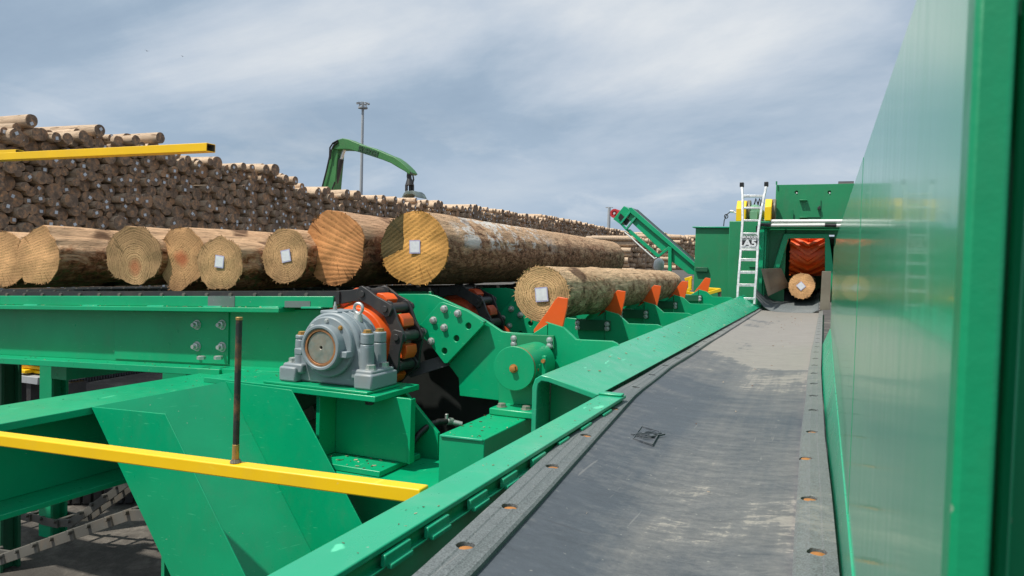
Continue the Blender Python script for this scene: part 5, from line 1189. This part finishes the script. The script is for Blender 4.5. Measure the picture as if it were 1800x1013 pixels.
for i in range(N_):
    a_ = P0.lerp(P1, i/N_); c_ = P0.lerp(P1, (i+0.8)/N_); mb.bar(a_+V(0, 0, 0.02*(i % 2)), c_+V(0, 0, 0.02*(i % 2)), 0.6, 0.42)
part('links', mb, 'black_steel', tk, 0.02)
tk2 = thing('track_chain', 'short coil of dark chain beside the left deck leg', 'chain', tuple(U(45, 690, Z=GZ)))
mb = MB(); P0, P1 = U(22, 680, Z=GZ+0.15), U(66, 698, Z=GZ+0.15)
for i in range(7): a_ = P0.lerp(P1, i/7); c_ = P0.lerp(P1, (i+.75)/7); mb.bar(a_, c_, 0.4, 0.28)
part('links', mb, 'black_steel', tk2, 0.02)
mb = MB(); P0, P1 = U(-40, 872, Z=GZ+0.12), U(260, 868, Z=GZ+0.12)
for i in range(16): a_ = P0.lerp(P1, i/16); c_ = P0.lerp(P1, (i+.8)/16); mb.bar(a_, c_, 0.14, 0.2)
solo('track_chain', mb, 'black_steel', 'dark chain lying on the ground behind the sagging chain runs', 'chain', tuple((P0+P1)/2-V(0, 0, 0.1)), None, 0.01)
# two birds high over the stack
for px, py, s in ((258.5, 90, 0.24), (321, 99.5, 0.19)):
    c = U(px, py, Y=70); t = MB()
    t.loft([[c+V(dx, dy*0.1*s, dz*0.1*s) for dy, dz in ((0, 1), (1, 0), (0, -1), (-1, 0))] for dx in (-0.5*s, -0.2*s, 0.25*s, 0.5*s)])
    for sg in (-1, 1): t.prism([c+V(-0.15*s, 0, 0.05*s), c+V(0.2*s, 0, 0.05*s), c+V(0.05*s, sg*0.9*s, 0.35*s), c+V(-0.1*s, sg*0.9*s, 0.35*s)], (0, 0, 0.03*s)); t.prism([c+V(-0.1*s, sg*0.9*s, 0.35*s), c+V(0.05*s, sg*0.9*s, 0.35*s), c+V(-0.2*s, sg*1.5*s, 0.2*s)], (0, 0, 0.03*s))
    solo('bird', t, 'bird', 'larger dark bird speck, left of the pair high over the stack' if s > .2 else 'smaller fainter bird speck, right of the pair in the sky', 'bird', tuple(c), 'birds in the sky', 0)

# bark crumbs and splinters fallen on ledges, chute and belt
q = random.Random(21); mb = MB()
def crumb(p, s):
    a = q.uniform(0, 3.14); ex, ey = V(math.cos(a), math.sin(a), q.uniform(-.2, .2)), V(-math.sin(a), math.cos(a), q.uniform(-.2, .2)); k = q.uniform(0.15, 0.5)
    mb.prism([p-ex*s-ey*s*k, p+ex*s*0.8-ey*s*k*0.7, p+ex*s+ey*s*k*0.5, p-ex*s*0.6+ey*s*k], (0, 0, s*0.22), q.choice((0, 0, 1)))
for _ in range(34): y = q.uniform(1.1, 3.0); crumb(V(q.uniform(-0.885, -0.795), y, -0.566), q.choice((0.002, 0.003, 0.004)))
for _ in range(70):
    y = q.uniform(3.3, 11.8); t = q.random(); f_ = fold(y); crumb(f_.lerp(V(-0.902, y, -0.572), t)+V(0, 0, 0.002), q.uniform(0.003, 0.012)*(0.5+y/12))
for _ in range(30): y = q.uniform(0.9, 3.8); crumb(V(q.uniform(FX0+0.02, FX1-0.02), y, -0.854), q.uniform(0.002, 0.007))
for _ in range(40): crumb(V(q.uniform(-3.65, -2.4), q.uniform(3.59, 4.05), zp-0.004), q.uniform(0.004, 0.012))
for _ in range(60): x = q.uniform(-7.5, -3.2); crumb(V(x, q.uniform(3.97, 4.02), ZT(x)-0.104), q.uniform(0.004, 0.013))
for _ in range(28): x = q.uniform(-7.5, -4.0); crumb(V(x, q.uniform(3.97, 4.1), ZT(x)-0.549), q.uniform(0.004, 0.009))
for _ in range(45): y = q.uniform(1.2, 11); crumb(V(q.uniform(-0.6, -0.1), y, -0.625), q.uniform(0.002, 0.005)*(0.6+y/5))
for _ in range(30): crumb(V(q.uniform(-2.9, -2.35), q.uniform(3.59, 3.8), -1.226), q.uniform(0.005, 0.014))
for _ in range(30): crumb(V(q.uniform(q_0.x, q_1.x), q.uniform(q_0.y+0.02, 4.2), zs+0.001), q.uniform(0.003, 0.01))
solo('bark_crumbs', mb, ['bark_red', 'bark_pile'], 'scattered bark crumbs and splinters on the green ledges and belt', 'bark debris', (-2, 3, -0.6), None, 0, 'stuff')
# ------------------------------------------------------------------ sky, sun, camera
SUN = V(-0.30, -0.40, 0.87).normalized()
w = bpy.data.worlds.new('World'); scene.world = w; w.use_nodes = True; nt = w.node_tree
bg = nt.nodes['Background']; out = nt.nodes['World Output']
sky = nt.nodes.new('ShaderNodeTexSky'); sky.sky_type = 'NISHITA'; sky.sun_disc = False
sky.sun_elevation = math.asin(SUN.z); sky.sun_rotation = math.atan2(SUN.x, SUN.y); sky.air_density = 1.0; sky.dust_density = 1.5
skyc = nd(nt, 'ShaderNodeVectorMath', operation='SCALE', i_0=sky.outputs[0]); skyc.inputs['Scale'].default_value = 0.085
tc = nt.nodes.new('ShaderNodeTexCoord'); sp = nd(nt, 'ShaderNodeSeparateXYZ', i_0=tc.outputs['Generated'])
zz = math_(nt, 'ADD', math_(nt, 'MAXIMUM', sp.outputs[2], 0.0), 0.22)
cv = nd(nt, 'ShaderNodeCombineXYZ', i_X=math_(nt, 'DIVIDE', sp.outputs[0], zz), i_Y=math_(nt, 'DIVIDE', sp.outputs[1], zz), i_Z=0.0)
mp = nd(nt, 'ShaderNodeMapping', i_Vector=cv.outputs[0], i_Scale=(0.48, 0.6, 1), i_Rotation=(0, 0, R_(-23)), i_Location=(5.7, 1.3, 0))
n1 = noi(nt, mp.outputs[0], 1.0, 8, 0.58, 0.3); n2 = noi(nt, mp.outputs[0], 0.62, 3, 0.5, 0.1); n3 = noi(nt, mp.outputs[0], 3.2, 8, 0.62, 0.4)
dens = math_(nt, 'ADD', math_(nt, 'ADD', math_(nt, 'MULTIPLY', n1, 0.5), math_(nt, 'MULTIPLY', n2, 0.4)), math_(nt, 'MULTIPLY', n3, 0.12))
cover = ramp(nt, dens, [(0.36, 0.45), (0.5, 1.0)])
shade = ramp(nt, dens, [(0.415, (0.30, 0.405, 0.535)), (0.49, (0.36, 0.465, 0.59)), (0.545, (0.53, 0.61, 0.71)), (0.61, (0.74, 0.78, 0.82))])
col = mix(nt, cover, skyc.outputs[0], shade)
# bluer, hazier band low over the horizon with small bright cumulus far away
puff = ramp(nt, noi(nt, nd(nt, 'ShaderNodeMapping', i_Vector=tc.outputs['Generated'], i_Scale=(1, 1, 2.6)).outputs[0], 5.0, 8, 0.6, 0.3), [(0.50, 0.0), (0.66, 0.75)])
lowc = mix(nt, puff, (0.40, 0.515, 0.65), (0.74, 0.79, 0.84))
hz = ramp(nt, sp.outputs[2], [(0.0, 0.85), (0.11, 0.55), (0.24, 0.0)])
col = mix(nt, hz, col, lowc)
L(nt, col, bg.inputs['Color']); bg.inputs['Strength'].default_value = 1.0
sd = bpy.data.lights.new('sun', 'SUN'); sd.energy = 4.7; sd.angle = R_(1.2); sd.color = (1.0, 0.95, 0.86)
so = bpy.data.objects.new('sun', sd); COL.objects.link(so); so.rotation_mode = 'QUATERNION'; so.rotation_quaternion = V(0, 0, 1).rotation_difference(SUN); so.location = (0, 0, 30)
cam = bpy.data.cameras.new('camera'); co_ = bpy.data.objects.new('camera', cam); COL.objects.link(co_)
cam.sensor_fit = 'HORIZONTAL'; cam.sensor_width = 36.0; cam.lens = 36.0*FPX/PW; cam.clip_start = 0.01; cam.clip_end = 5000
cam.dof.use_dof = True; cam.dof.focus_distance = 7.0; cam.dof.aperture_fstop = 13.0
co_.matrix_world = Matrix.Translation((0, 0, CZ)) @ CAMR.to_4x4()
scene.camera = co_
for o in TOPS: o.location.z += CZ
for o in COL.objects:
    if o.type == 'MESH': o.visible_camera = True
vs = scene.view_settings; vs.view_transform = 'Standard'; vs.look = 'None'; vs.exposure = 0.0; vs.gamma = 1.0; vs.use_curve_mapping = False
scene.cycles.max_bounces = 6; scene.cycles.diffuse_bounces = 3; scene.cycles.glossy_bounces = 3
